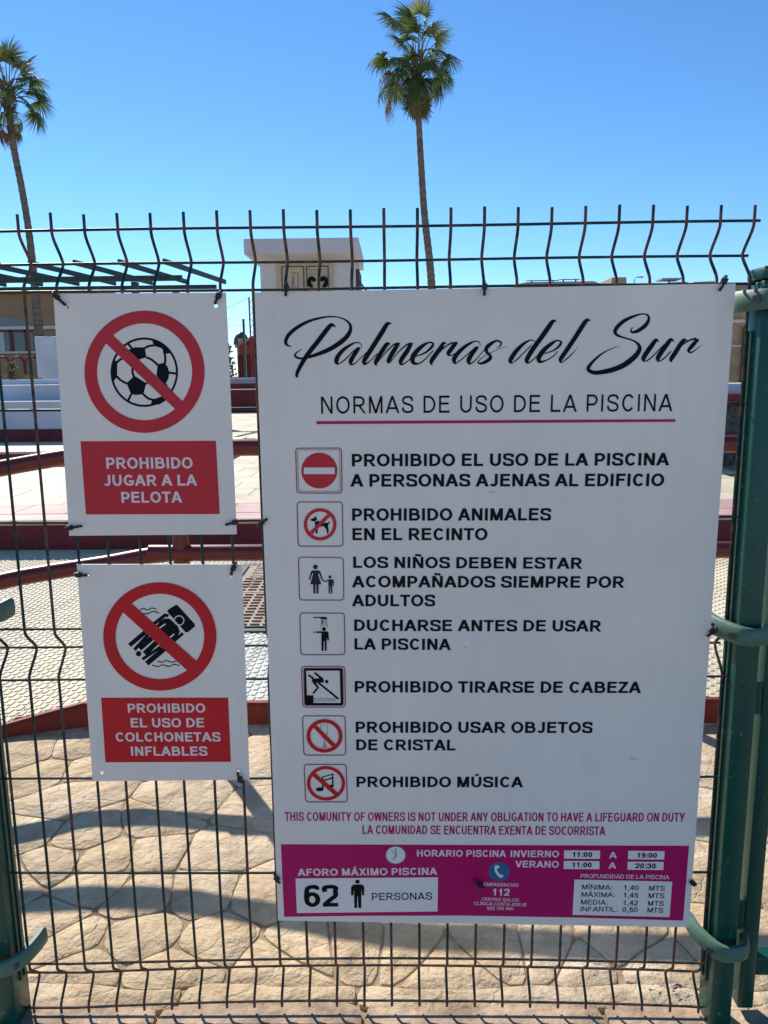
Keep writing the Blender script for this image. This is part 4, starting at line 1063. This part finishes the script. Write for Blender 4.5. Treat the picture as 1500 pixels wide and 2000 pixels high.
# ---- large sign
g_ = sp(945, 1804)
BS = thing('rules_sign', 'large white pool rules sign headed by black script lettering, right of the small signs', 'sign', (g_[0], YS, g_[2]))
board(BS, [(497, 571), (1437, 553.5), (1345.5, 1811), (543, 1798)])
A5 = lambda pts, x0: [(x0+p[0]/5, 600+p[1]/5, p[2]/5) for p in pts]
script = []
for x0, st_ in (
 (540, [(150,385,3),(105,370,22),(90,335,32),(120,270,36),(200,200,34),(310,140,28),(430,105,20),(540,92,14),(630,105,12),(700,145,20),(725,200,30),(700,270,42),(630,340,46),(520,410,44),(400,460,36),(300,490,26),(230,500,20),(185,480,22),(190,450,14),(255,405,2)]),
 (540, [(578,196,3),(556,178,26),(528,178,40),(480,235,46),(400,340,46),(320,440,46),(260,530,42),(212,620,36),(198,665,30),(208,690,6)]),
 (540, [(830,400,3),(825,360,8),(780,345,12),(720,370,24),(650,420,36),(600,480,42),(585,530,42),(598,562,12)]),
 (540, [(595,560,10),(660,520,12),(740,440,10),(800,390,10)]),
 (540, [(822,402,6),(795,412,38),(750,480,42),(725,530,42),(735,560,18),(770,545,10),(840,480,8),(880,440,8)]),
 (540, [(1125,165,4),(1085,162,36),(1040,230,46),(970,340,46),(900,450,46),(858,520,42),(862,555,24),(910,530,10),(970,470,10),(985,455,6)]),
 (540, [(1112,364,4),(1085,358,36),(1050,400,42),(1000,480,44),(968,540,36),(980,575,4)]),
 (540, [(985,545,4),(1060,450,10),(1140,370,14),(1190,352,16)]),
 (540, [(1205,352,10),(1185,365,36),(1150,420,44),(1110,490,44),(1096,530,42),(1105,548,10)]),
 (540, [(1110,545,4),(1180,450,10),(1260,375,14),(1310,352,16)]),
 (540, [(1332,352,10),(1310,368,36),(1275,430,44),(1230,495,44),(1212,535,40),(1228,560,16),(1290,520,10),(1330,480,8)]),
 (800, [(5,495,6),(90,470,12),(160,440,18),(215,390,26),(228,355,20),(190,345,16),(130,375,34),(60,440,46),(28,500,46),(40,545,34),(90,550,14),(150,510,12),(235,420,8)]),
 (800, [(360,355,4),(332,352,30),(300,400,42),(250,470,44),(212,530,40),(220,570,4)]),
 (800, [(230,530,4),(300,430,12),(380,365,14),(430,345,16)]),
 (800, [(472,348,8),(448,356,36),(410,405,42),(378,450,38),(398,472,14),(450,450,8)]),
 (800, [(690,385,3),(682,345,8),(640,333,12),(570,365,28),(500,420,38),(448,480,42),(433,520,42),(448,556,12)]),
 (800, [(450,552,10),(520,500,10),(600,430,10),(650,385,10)]),
 (800, [(676,392,6),(648,404,38),(600,470,42),(576,520,42),(588,553,18),(640,520,10),(700,450,8),(750,400,10)]),
 (800, [(850,400,4),(884,378,12),(892,345,18),(850,328,18),(790,360,34),(750,400,38),(755,440,28),(785,470,28),(785,500,38),(740,535,32),(690,550,20),(668,535,12),(700,500,6),(780,450,6),(860,415,5),(950,382,3)]),
 (800, [(1225,335,8),(1180,322,12),(1110,360,28),(1040,430,42),(993,500,44),(983,530,36),(1000,552,8)]),
 (800, [(1000,548,8),(1060,500,12),(1130,430,10),(1190,370,8)]),
 (800, [(1437,140,3),(1400,137,34),(1360,190,46),(1290,290,46),(1210,400,46),(1160,480,44),(1143,522,40),(1158,545,16),(1210,510,10),(1260,460,10)]),
 (800, [(1310,455,8),(1400,425,14),(1460,380,22),(1478,342,20),(1440,325,14),(1380,360,34),(1310,420,44),(1262,490,46),(1270,530,34),(1320,525,14),(1400,480,10),(1450,430,8)]),
 (1080, [(366,132,3),(330,128,36),(290,180,44),(220,290,44),(140,410,44),(85,490,42),(72,520,34),(85,540,10),(150,490,12),(210,430,6),(248,388,2)]),
 (1080, [(780,195,6),(760,225,14),(775,245,22),(830,230,34),(900,180,38),(935,120,26),(925,80,18),(880,66,12),(800,85,22),(700,130,34),(630,190,38),(605,240,34),(630,275,24),(700,300,16),(780,325,16),(830,360,26),(845,410,40),(800,480,50),(700,560,52),(600,605,50),(500,630,46),(410,640,40),(355,620,36),(345,590,34),(390,530,26),(470,460,16),(560,410,8),(655,380,3)]),
 (1080, [(1035,340,4),(1005,322,34),(960,380,44),(910,450,46),(883,500,42),(895,528,14),(950,500,12),(1040,410,10),(1090,360,8)]),
 (1080, [(1180,337,4),(1150,318,34),(1100,380,44),(1050,450,46),(1023,500,42),(1035,528,14),(1090,495,12),(1150,430,10)]),
 (1080, [(1310,332,4),(1280,320,32),(1240,370,42),(1190,450,44),(1153,510,38),(1162,537,4)]),
 (1080, [(1190,450,8),(1260,370,14),(1340,320,16),(1400,307,20)]),
 (1080, [(1427,320,8),(1402,328,34),(1350,388,38),(1322,425,26),(1350,442,14),(1400,410,8),(1452,370,2)])):
    script.append(A5(st_, x0))
pr = Print(2)
for s_ in script: pr.line(s_, 1, 6)
o = pr.done('script_title', 'ink', BS)
write(BS, 'NORMAS DE USO DE LA PISCINA', 627, 808, 1311, 803, 33.5, 'ink', .135, .125, .12)
Print(2).poly([(618, 822.5), (1319, 818.5), (1319, 824), (618, 828.5)]).done('underline', 'mag', BS)
for a in (('PROHIBIDO EL USO DE LA PISCINA', 687, 911, 1305, 909, 24.5), ('A PERSONAS AJENAS AL EDIFICIO', 686, 950.5, 1296, 949.5, 24.5),
          ('PROHIBIDO ANIMALES', 687.5, 1017, 1075, 1016.5, 24), ('EN EL RECINTO', 688, 1055, 951.5, 1055, 23.5),
          ('LOS NIÑOS DEBEN ESTAR', 689.5, 1109, 1136, 1111, 22), ('ACOMPAÑADOS SIEMPRE POR', 689, 1147, 1218, 1148, 22.5), ('ADULTOS', 689, 1184, 849, 1184, 22.5),
          ('DUCHARSE ANTES DE USAR', 691.5, 1232, 1173, 1233.5, 22), ('LA PISCINA', 692, 1268.5, 879, 1269.5, 22),
          ('PROHIBIDO TIRARSE DE CABEZA', 692.5, 1352, 1250, 1353.5, 22), ('PROHIBIDO USAR OBJETOS', 694.5, 1430.8, 1156, 1431.5, 21.5), ('DE CRISTAL', 695.5, 1465, 889, 1465.5, 21),
          ('PROHIBIDO MÚSICA', 696, 1537, 1020, 1537.5, 20.5)):
    write(BS, *a, 'ink')
write(BS, 'THIS COMUNITY OF OWNERS IS NOT UNDER ANY OBLIGATION TO HAVE A LIFEGUARD ON DUTY', 557, 1603, 1336, 1604.5, 17, 'mag', .22, .14, .02)
write(BS, 'LA COMUNIDAD SE ENCUENTRA EXENTA DE SOCORRISTA', 708, 1628.5, 1181, 1631, 17, 'mag', .22, .14, .02)
# pictograms of the rules, each a printed tile
icons = [[(577.4,875.4),(667,875),(668,963),(580,963)], [(580.4,980.4),(668.6,980.4),(670,1066.7),(582.4,1066.7)], [(583,1088),(670.6,1089),(671.5,1172),(585,1171.7)],
         [(585.8,1197),(672.6,1197.4),(673.7,1278.6),(587.4,1278.6)], [(588.8,1301.6),(673.4,1301.6),(674.5,1380.8),(591.6,1380.8)], [(590.8,1398),(674,1398),(675.4,1474.6),(593.6,1474.6)], [(594,1492.8),(676,1492.8),(678.5,1566),(597,1566)]]
for i, q in enumerate(icons):
    p = Print(2).rrect(q, 7, 2.0)
    if i in (0, 4):
        c = Vector((sum(a[0] for a in q)/4, sum(a[1] for a in q)/4)); p.rrect([tuple(c+(Vector(a)-c)*.92) for a in q], 5, 1.0)
    p.done('pictogram_frame', 'frame', BS)
Print(2).ring(623.8, 919, 35.2, 35).done('no_entry_disc', 'red1', BS)
Print(3).poly([(593.6, 913), (653.8, 913), (653.8, 925.8), (593.6, 925.8)]).done('no_entry_bar', 'paper', BS)
Zf = lambda pts, x0, y0, k: [(x0+p[0]/k, y0+p[1]/k)+((p[2]/k,) if len(p) > 2 else ()) for p in pts]
# dog
D = lambda pts: Zf(pts, 570, 960, 12.5)
p = Print(2); p.poly(D([(450,680),(540,645),(580,595),(620,690),(560,730),(480,718)])); p.poly(D([(555,745),(640,712),(700,735),(790,765),(880,760),(905,735),(930,742),(925,768),(890,790),(885,880),(900,940),(895,1020),(850,1020),(855,960),(830,900),(775,845),(690,858),(630,900),(628,1020),(580,1022),(590,960),(575,860)]))
p.done('dog_pictogram', 'ink', BS)
c = D([(692, 800)])[0]; p = Print(3).ring(c[0], c[1], 400/12.5, 395/12.5, 318/12.5, 312/12.5); p.poly(D([(870,545),(940,600),(505,1040),(440,985)])); p.done('prohibition_symbol', 'red1', BS)
# woman and child
D = lambda pts: Zf(pts, 570, 1080, 12.5)
p = Print(2); c = D([(575, 340)])[0]; p.ring(c[0], c[1], 4.6, 4.6, n=24); c = D([(932, 583)])[0]; p.ring(c[0], c[1], 3.0, 3.0, n=20)
p.poly(D([(500,425),(655,425),(690,470),(640,520),(720,765),(450,765),(520,500),(480,470)]))
p.line(D([(495,440,45),(460,550,38),(430,660,30)]), 3).line(D([(665,440,45),(715,560,36),(740,640,30),(820,698,26),(900,650,30)]), 3)
p.poly(D([(522,760),(578,760),(576,990),(528,990)])).poly(D([(598,760),(655,760),(650,990),(602,990)]))
p.poly(D([(890,645),(1010,640),(1025,690),(995,720),(990,820),(895,820)])).line(D([(1010,660,28),(1018,800,22)]), 2).poly(D([(895,815),(935,815),(930,988),(898,988)])).poly(D([(948,815),(990,815),(990,988),(952,988)]))
p.done('adult_and_child_pictogram', 'navy', BS)
# shower
D = lambda pts: Zf(pts, 570, 1180, 12.5)
p = Print(2); p.poly(D([(720,310),(825,308),(870,345),(860,365),(700,368),(695,350)])).line(D([(525,322,22),(720,322,26)]), 2, smooth=False)
for a, b in (((735,380),(705,560)), ((765,380),(755,530)), ((800,380),(805,530)), ((835,380),(870,560)), ((750,380),(728,480))): p.line(D([a+(12,), b+(10,)]), 1, smooth=False)
c = D([(785, 605)])[0]; p.ring(c[0], c[1], 3.9, 3.7, n=20)
p.poly(D([(720,660),(860,660),(895,690),(905,880),(870,890),(850,800),(848,900),(850,1140),(808,1140),(800,900),(780,900),(775,1140),(730,1140),(720,900),(722,700),(590,702),(588,665)]))
c = D([(548, 683)])[0]; p.ring(c[0], c[1], 1.4, 1.4, n=12); p.done('shower_pictogram', 'black', BS)
# diver
D = lambda pts: Zf(pts, 580, 1290, 13.64)
p = Print(2); q = D([(185,205),(1215,205),(1232,1190),(208,1190)]); p.poly(q+[q[0]]+D([(245,268),(265,925),(440,925),(440,1130),(1165,1130),(1140,268),(245,268)]))
p.line(D([(300,380,45),(440,480,55)]), 3, smooth=False).line(D([(465,320,50),(700,510,55)]), 3, smooth=False).poly(D([(400,490),(640,465),(720,530),(715,585),(480,590),(400,560)]))
p.line(D([(440,560,70),(560,720,60),(430,880,50)]), 3, smooth=False).line(D([(560,580,50),(1110,1025,50)]), 3, smooth=False)
c = D([(795, 560)])[0]; p.ring(c[0], c[1], 3.3, 3.4, n=20)
p.line(D([(450,1000),(540,1025),(640,995),(730,1028),(810,1000),(890,1030),(960,1000),(1050,1025)]), .8).line(D([(450,1055),(540,1078),(640,1050),(730,1082),(810,1055),(890,1080),(960,1055),(1060,1078)]), .8)
p.done('diver_pictogram', 'black', BS)
# glass
D = lambda pts: Zf(pts, 580, 1390, 13.64)
p = Print(2); p.line(D([(620,350),(810,345),(805,620),(730,740),(735,940)]), .9, smooth=False).line(D([(620,350),(650,640),(728,740)]), .9, smooth=False).line(D([(740,800,20),(740,930,50)]), 2, smooth=False).line(D([(650,942),(820,942)]), 1.2, smooth=False); p.done('glass_pictogram', 'grey', BS)
c = D([(735, 640)])[0]; p = Print(3).ring(c[0], c[1], 480/13.64, 447/13.64, 378/13.64, 350/13.64); p.poly(D([(520,355),(440,425),(940,930),(1025,860)])); p.done('prohibition_symbol', 'red2', BS)
# notes
D = lambda pts: Zf(pts, 580, 1480, 13.64)
p = Print(2); c = D([(605, 838)])[0]; p.ring(c[0], c[1], 7.6, 3.8, n=24); c = D([(900, 760)])[0]; p.ring(c[0], c[1], 5.0, 3.2, n=24)
p.line(D([(685,850,46),(685,500,34)]), 3, smooth=False).line(D([(955,780,42),(955,425,32)]), 3, smooth=False).line(D([(670,515,24),(970,425,26)]), 2, smooth=False).line(D([(690,610,34),(955,530,36)]), 2, smooth=False); p.done('music_pictogram', 'black', BS)
c = D([(775, 675)])[0]; p = Print(3).ring(c[0], c[1], 508/13.64, 460/13.64, 420/13.64, 375/13.64); p.poly(D([(490,400),(405,475),(1010,1000),(1100,930)])); p.done('prohibition_symbol', 'red2', BS)
# magenta panel
Print(1).poly([(548.6,1648.8),(1345.8,1651.8),(1334,1798),(1130,1792),(900,1788),(700,1788.5),(555,1790.5)]).done('magenta_panel', 'mag', BS)
Print(2).poly([(577.3,1715.4),(855.4,1713),(854.5,1779.7),(580,1782.8)]).done('white_field', 'paper', BS)
for q in ([(1101.6,1660.4),(1172,1660.9),(1171.5,1677),(1101.4,1676.6)], [(1101,1681),(1170.7,1681.4),(1170.5,1697.2),(1100.6,1696.8)], [(1227,1661.2),(1297.8,1662),(1297,1678.4),(1226.4,1677.8)], [(1225.8,1682.5),(1296,1683),(1295.4,1698.8),(1225.2,1698.2)], [(1121.8,1717.4),(1312.8,1721.5),(1307.4,1790.6),(1118.2,1786.2)]):
    Print(2).poly(q).done('white_field', 'paper', BS)
w = lambda *a, **k: write(BS, *a, **k)
w('HORARIO PISCINA', 814, 1672.4, 987.5, 1673.2, 13, 'pinkish'); w('INVIERNO', 996.5, 1673.4, 1091.4, 1674, 13, 'pinkish'); w('VERANO', 1007, 1693.6, 1091, 1694.2, 13, 'pinkish')
w('11:00', 1117.6, 1673, 1156, 1673.4, 9.6, 'black', level=3); w('11:00', 1117, 1693.4, 1155, 1693.6, 9.6, 'black', level=3)
w('19:00', 1243.7, 1674.6, 1282.4, 1675, 9.6, 'black', level=3); w('20:30', 1240.5, 1695.3, 1280, 1695.7, 9.6, 'black', level=3)
w('A', 1190, 1675.8, 1203.4, 1675.8, 12, 'pinkish'); w('A', 1189, 1696, 1202.4, 1696, 12, 'pinkish')
w('AFORO MÁXIMO PISCINA', 582.5, 1710.4, 853, 1708, 13.8, 'pinkish')
w('62', 595.4, 1770.5, 660.7, 1770, 42.5, 'black', .21, .17, 0, 3); w('PERSONAS', 726.4, 1757.6, 843.4, 1756.4, 14, 'black', .15, .13, .03, 3)
w('EMERGENCIAS', 944, 1729.8, 1012, 1731.6, 6.6, 'pinkish', .17, .15); w('112', 961.6, 1748.4, 994.4, 1749, 13.5, 'pinkish'); w('CENTRO SALUD', 940.4, 1758.6, 1013, 1760.6, 6.2, 'pinkish', .17, .15)
w('CLÍNICA COSTA ADEJE', 925.6, 1766.8, 1028, 1769.8, 6.2, 'pinkish', .17, .15); w('922 792 480', 951.2, 1776.5, 1002.4, 1777.3, 6.2, 'pinkish', .17, .15)
w('PROFUNDIDAD DE LA PISCINA', 1133.6, 1714.3, 1306.4, 1716.9, 8, 'pinkish', .17, .15)
for nm, x0, x1, val, dy in (('MÍNIMA:', 1136, 1196, '1,40', 0), ('MÁXIMA:', 1135, 1200.8, '1,45', 14.6), ('MEDIA:', 1134, 1187, '1,42', 29.6), ('INFANTIL:', 1133, 1206, '0,50', 43)):
    w(nm, x0, 1736.2+dy, x1, 1737.2+dy, 9.4, 'black', .15, .13, .02, 3); w(val, 1217.4-dy*.05, 1737.6+dy, 1246.6-dy*.05, 1738.2+dy, 9.4, 'black', .16, .14, .02, 3); w('MTS', 1267-dy*.08, 1738.6+dy, 1297.6-dy*.08, 1739.2+dy, 9.4, 'black', .16, .14, .02, 3)
# man
D = lambda pts: Zf(pts, 530, 1630, 3.488)
p = Print(3); c = D([(587, 319)])[0]; p.ring(c[0], c[1], 4.4, 4.0, n=20); p.poly(D([(560,338),(618,338),(634,355),(632,412),(618,412),(614,365),(612,498),(592,498),(590,420),(586,420),(584,498),(566,498),(563,365),(559,412),(543,412),(543,355)])); p.done('person_pictogram', 'black', BS)
# clock
p = Print(2).ring(772.8, 1669.6, 19, 16.8); p.done('clock_face', 'paper', BS)
p = Print(3).ring(772.8, 1669.6, 20, 17.7, 18.6, 16.4); p.line([(773.5, 1670), (768, 1678)], 2.2, smooth=False).line([(773, 1656), (773.6, 1671)], 1.7, smooth=False).line([(765, 1660), (775, 1672)], 1.0, smooth=False); p.done('clock_hands', 'grey', BS)
# phone
p = Print(2).ring(974.8, 1702, 21.2, 18.4); p.done('phone_disc', 'blue', BS)
D = lambda pts: Zf(pts, 920, 1670, 12.5)
p = Print(3).line(D([(625,250,70),(600,310,64),(615,390,60),(660,460,60),(715,515,64),(745,530,50)]), 4); p.poly(D([(600,255),(665,235),(695,300),(630,325)])).poly(D([(715,490),(755,455),(795,515),(735,545)])); p.done('phone_pictogram', 'paper', BS)
# scuffs on the board
for k, (a, b) in enumerate((((955, 960), (968, 962)), ((905, 1263), (911, 1266)), ((1230, 1480), (1246, 1484)))):
    Print(1).line([a+(1.2,), b+(.6,)], 1, smooth=False).done('scuff', 'grey', BS)

# ---- small signs
g_ = sp(299, 1044); S1 = thing('ball_sign', 'small white sign with a struck-out football and red text field, upper of the two', 'sign', (g_[0], YS, g_[2]))
board(S1, [(104, 573.5), (441, 571.5), (462, 1043.5), (135, 1046.5)], [(131.5, 600, .0028), (421.5, 597, .0034), (159, 1027.5, .0026), (442, 1024, .0026)])
Print(1).poly([(157.2,861.8),(421.8,860.9),(429.3,1003.9),(168,1004.8)]).done('red_field', 'red1', S1)
write(S1, 'PROHIBIDO', 208, 915.4, 376.5, 914.8, 21.8, 'pinkish'); write(S1, 'JUGAR A LA', 203.5, 948.8, 384, 948.2, 21.4, 'pinkish'); write(S1, 'PELOTA', 237.5, 982, 355, 981.4, 21.4, 'pinkish')
D = lambda pts: Zf(pts, 150, 590, 5.5556)
p = Print(1); c = D([(733, 761)])[0]; p.ring(c[0], c[1], 366/5.5556, 377/5.5556, 343/5.5556, 353/5.5556)
for q in ([(560,520),(630,490),(738,492),(755,598),(675,625),(600,575)], [(878,675),(945,660),(985,700),(1005,765),(995,830),(960,890),(930,870),(865,800)], [(625,800),(755,880),(722,1000),(655,1008),(590,1003),(540,880)], [(398,618),(440,650),(437,810),(400,860),(378,800),(378,680)], [(815,400),(900,430),(960,480),(1015,555),(965,560),(920,500),(835,475)], [(800,1120),(820,1060),(930,1020),(985,1055),(900,1110)]): p.poly(D(q))
for q in ([(600,505),(555,450)], [(738,500),(785,476),(840,472)], [(752,598),(820,630),(880,685)], [(945,520),(960,600),(955,675)], [(1000,765),(1085,777)], [(960,885),(985,930),(1045,985)], [(622,815),(605,760),(608,690)], [(545,885),(480,850),(432,805)], [(720,998),(775,1045),(840,1062)], [(590,1000),(555,1075)], [(436,655),(470,625),(515,605)], [(752,880),(770,882)]): p.line(D([a+(24,) for a in q]), 4)
p.done('football_pictogram', 'ink', S1)
c = D([(736, 756)])[0]; p = Print(2).ring(c[0], c[1], 652/5.5556, 663/5.5556, 516/5.5556, 525/5.5556, 96); p.poly(D([(385,350),(310,440),(1080,1172),(1160,1085)])); p.done('prohibition_symbol', 'red1', S1)
g_ = sp(334, 1524); S2 = thing('airbed_sign', 'small white sign with a struck-out inflatable mattress, lower of the two', 'sign', (g_[0], YS, g_[2]))
board(S2, [(150, 1102.5), (472, 1102), (487, 1523), (181, 1526)], [(198.5, 1508.5, .0036), (172, 1122, .0026), (452, 1123, .0028), (465, 1504, .0026)])
Print(1).poly([(197.5,1362.6),(445.7,1362.4),(451,1487.8),(206,1488.8)]).done('red_field', 'red2', S2)
write(S2, 'PROHIBIDO', 250, 1391.7, 401.3, 1391.5, 17.8, 'pinkish'); write(S2, 'EL USO DE', 255.7, 1420.3, 399.3, 1420.1, 18, 'pinkish'); write(S2, 'COLCHONETAS', 226.5, 1448, 430.5, 1447.8, 17.8, 'pinkish'); write(S2, 'INFLABLES', 256, 1475.7, 405, 1475.5, 17.8, 'pinkish')
D = lambda pts: Zf(pts, 190, 1120, 6)
p = Print(1); p.poly(D([(822,450),(828,425),(915,370),(940,370),(1140,590),(1145,620),(1060,690),(1035,690)]))
p.poly(D([(690,620),(735,560),(790,528),(850,530),(945,620),(968,680),(950,722),(885,795),(760,720)]))
for q, w_ in (([(835,500),(800,485),(665,590)], 42), ([(560,690),(378,842)], 52), ([(600,715),(435,895)], 40), ([(640,755),(495,880)], 62), ([(700,805),(555,940)], 62), ([(745,860),(530,1005)], 36), ([(790,880),(580,1055)], 62), ([(1005,700),(895,795)], 36)): p.line(D([a+(w_,) for a in q]), 4, smooth=False)
c = D([(485, 940)])[0]; p.ring(c[0], c[1], 5.3, 5.3, n=20)
for q in ([(500,430),(540,410),(590,430),(640,405),(695,420)], [(520,465),(590,472),(650,445),(725,462)], [(700,1025),(760,1040),(810,1020),(870,1040),(930,1025),(965,1028)], [(645,1072),(710,1090),(770,1070),(840,1090),(900,1065),(965,1080)]): p.line(D(q), 2.0)
p.done('airbed_pictogram', 'ink', S2)
Print(2).line(D([(800,590),(712,652)]), 2.6, smooth=False).line(D([(903,708),(838,760)]), 2.6, smooth=False).done('arm_outline', 'sign', S2)
c = D([(960, 550)])[0]; Print(2).ring(c[0], c[1], 62/6, 60/6, 51/6, 49/6, 30).done('head_outline', 'sign', S2)
c = D([(735, 737)])[0]; p = Print(3).ring(c[0], c[1], 663/6, 635/6, 519/6, 500/6, 96); p.poly(D([(400,345),(300,450),(1068,1146),(1170,1030)])); p.done('prohibition_symbol', 'red2', S2)

for nm_, tx_, X_ in (('lettering', 'MARCO Y TAPA', -.175), ('lettering', 'MARCO Y TAPA', .06)):
    obj(nm_, flat_text(tx_, Vector((X_, 2.93, z0+.0035)), Vector((0, 1, 0)), Vector((-1, 0, 0)), .085, .05), 'wood', cv)  # dark brown colour stands in for the shadow of the cast letters
# ================================================================== CABLE TIES
def tie(a, b, label, wire=None, w=.0046, group='black cable ties that hold the signs'):
    """strap lying on the board from b to a, its head at a, loop round the wire behind"""
    A_ = Vector(sp(*a, .0035)); B_ = Vector(sp(*b, .0030)); d = (B_-A_).normalized(); n = Vector((0, -1, 0)); s_ = d.cross(n).normalized()
    t = thing('cable_tie', label, 'cable tie', A_, group)
    mb = MB(); pts = [A_, A_+(B_-A_)*.5+n*.004, B_+n*.002]; C = catmull(pts, 4); vs = []
    for p_ in C: p_ = Vector(p_); vs += [p_-s_*w/2-n*.0007, p_+s_*w/2-n*.0007, p_+s_*w/2+n*.0007, p_-s_*w/2+n*.0007]
    fs = [(0, 1, 2, 3), (len(vs)-1, len(vs)-2, len(vs)-3, len(vs)-4)]
    for i in range(len(C)-1):
        for k in range(4): fs.append((i*4+k, (i+1)*4+k, (i+1)*4+(k+1) % 4, i*4+(k+1) % 4))
    obj('strap', mb.add(vs, fs), 'tie', t, recalc=True)
    h = MB(); c = A_+n*.001; r_ = .0042
    vs = [c+s_*x*r_+d*y*r_*1.1+n*z*.0032 for x in (-1, 1) for y in (-1, 1) for z in (-1, 1)]
    obj('head', h.add(vs, [(0, 1, 3, 2), (4, 6, 7, 5), (0, 4, 5, 1), (2, 3, 7, 6), (0, 2, 6, 4), (1, 5, 7, 3)]), 'tie', t, recalc=True)
    # loop going back round the wire
    L = [A_+n*.001, A_-d*.006+n*.002, A_-d*.010-n*.006, A_-d*.004-n*.015, A_+d*.006-n*.0135]
    obj('loop', MB().tube(catmull(L, 5), .0016, 6), 'tie', t, True)
tie((112, 579), (131, 597), 'cable tie at the top left corner of the football sign')
tie((428, 578), (421, 595), 'cable tie at the top right corner of the football sign')
tie((138, 1030), (161, 1026), 'cable tie at the bottom left corner of the football sign')
tie((460, 1019), (441, 1024), 'cable tie at the bottom right corner of the football sign')
tie((155, 1121.5), (173, 1122), 'cable tie at the top left corner of the mattress sign')
tie((457, 1108), (452, 1122), 'cable tie at the top right corner of the mattress sign')
tie((470, 1520), (465, 1506), 'cable tie at the bottom right corner of the mattress sign')
tie((560, 563), (559, 579), 'cable tie at the top left corner of the large rules sign')
tie((946, 560), (945, 578), 'cable tie at the middle of the top edge of the large rules sign')
tie((1413, 549), (1402, 569), 'cable tie at the top right corner of the large rules sign')
tie((511, 1021), (523, 1012), 'cable tie on the upper left edge of the large rules sign')
tie((541, 1713), (548, 1722), 'cable tie on the lower left edge of the large rules sign')
tie((1390, 1232), (1379, 1241), 'cable tie on the right edge of the large rules sign at half height')
tie((1352, 1722), (1346, 1718), 'cable tie on the lower right edge of the large rules sign')
tie((938, 1726), (925, 1714), 'cable tie through the magenta panel of the large rules sign')
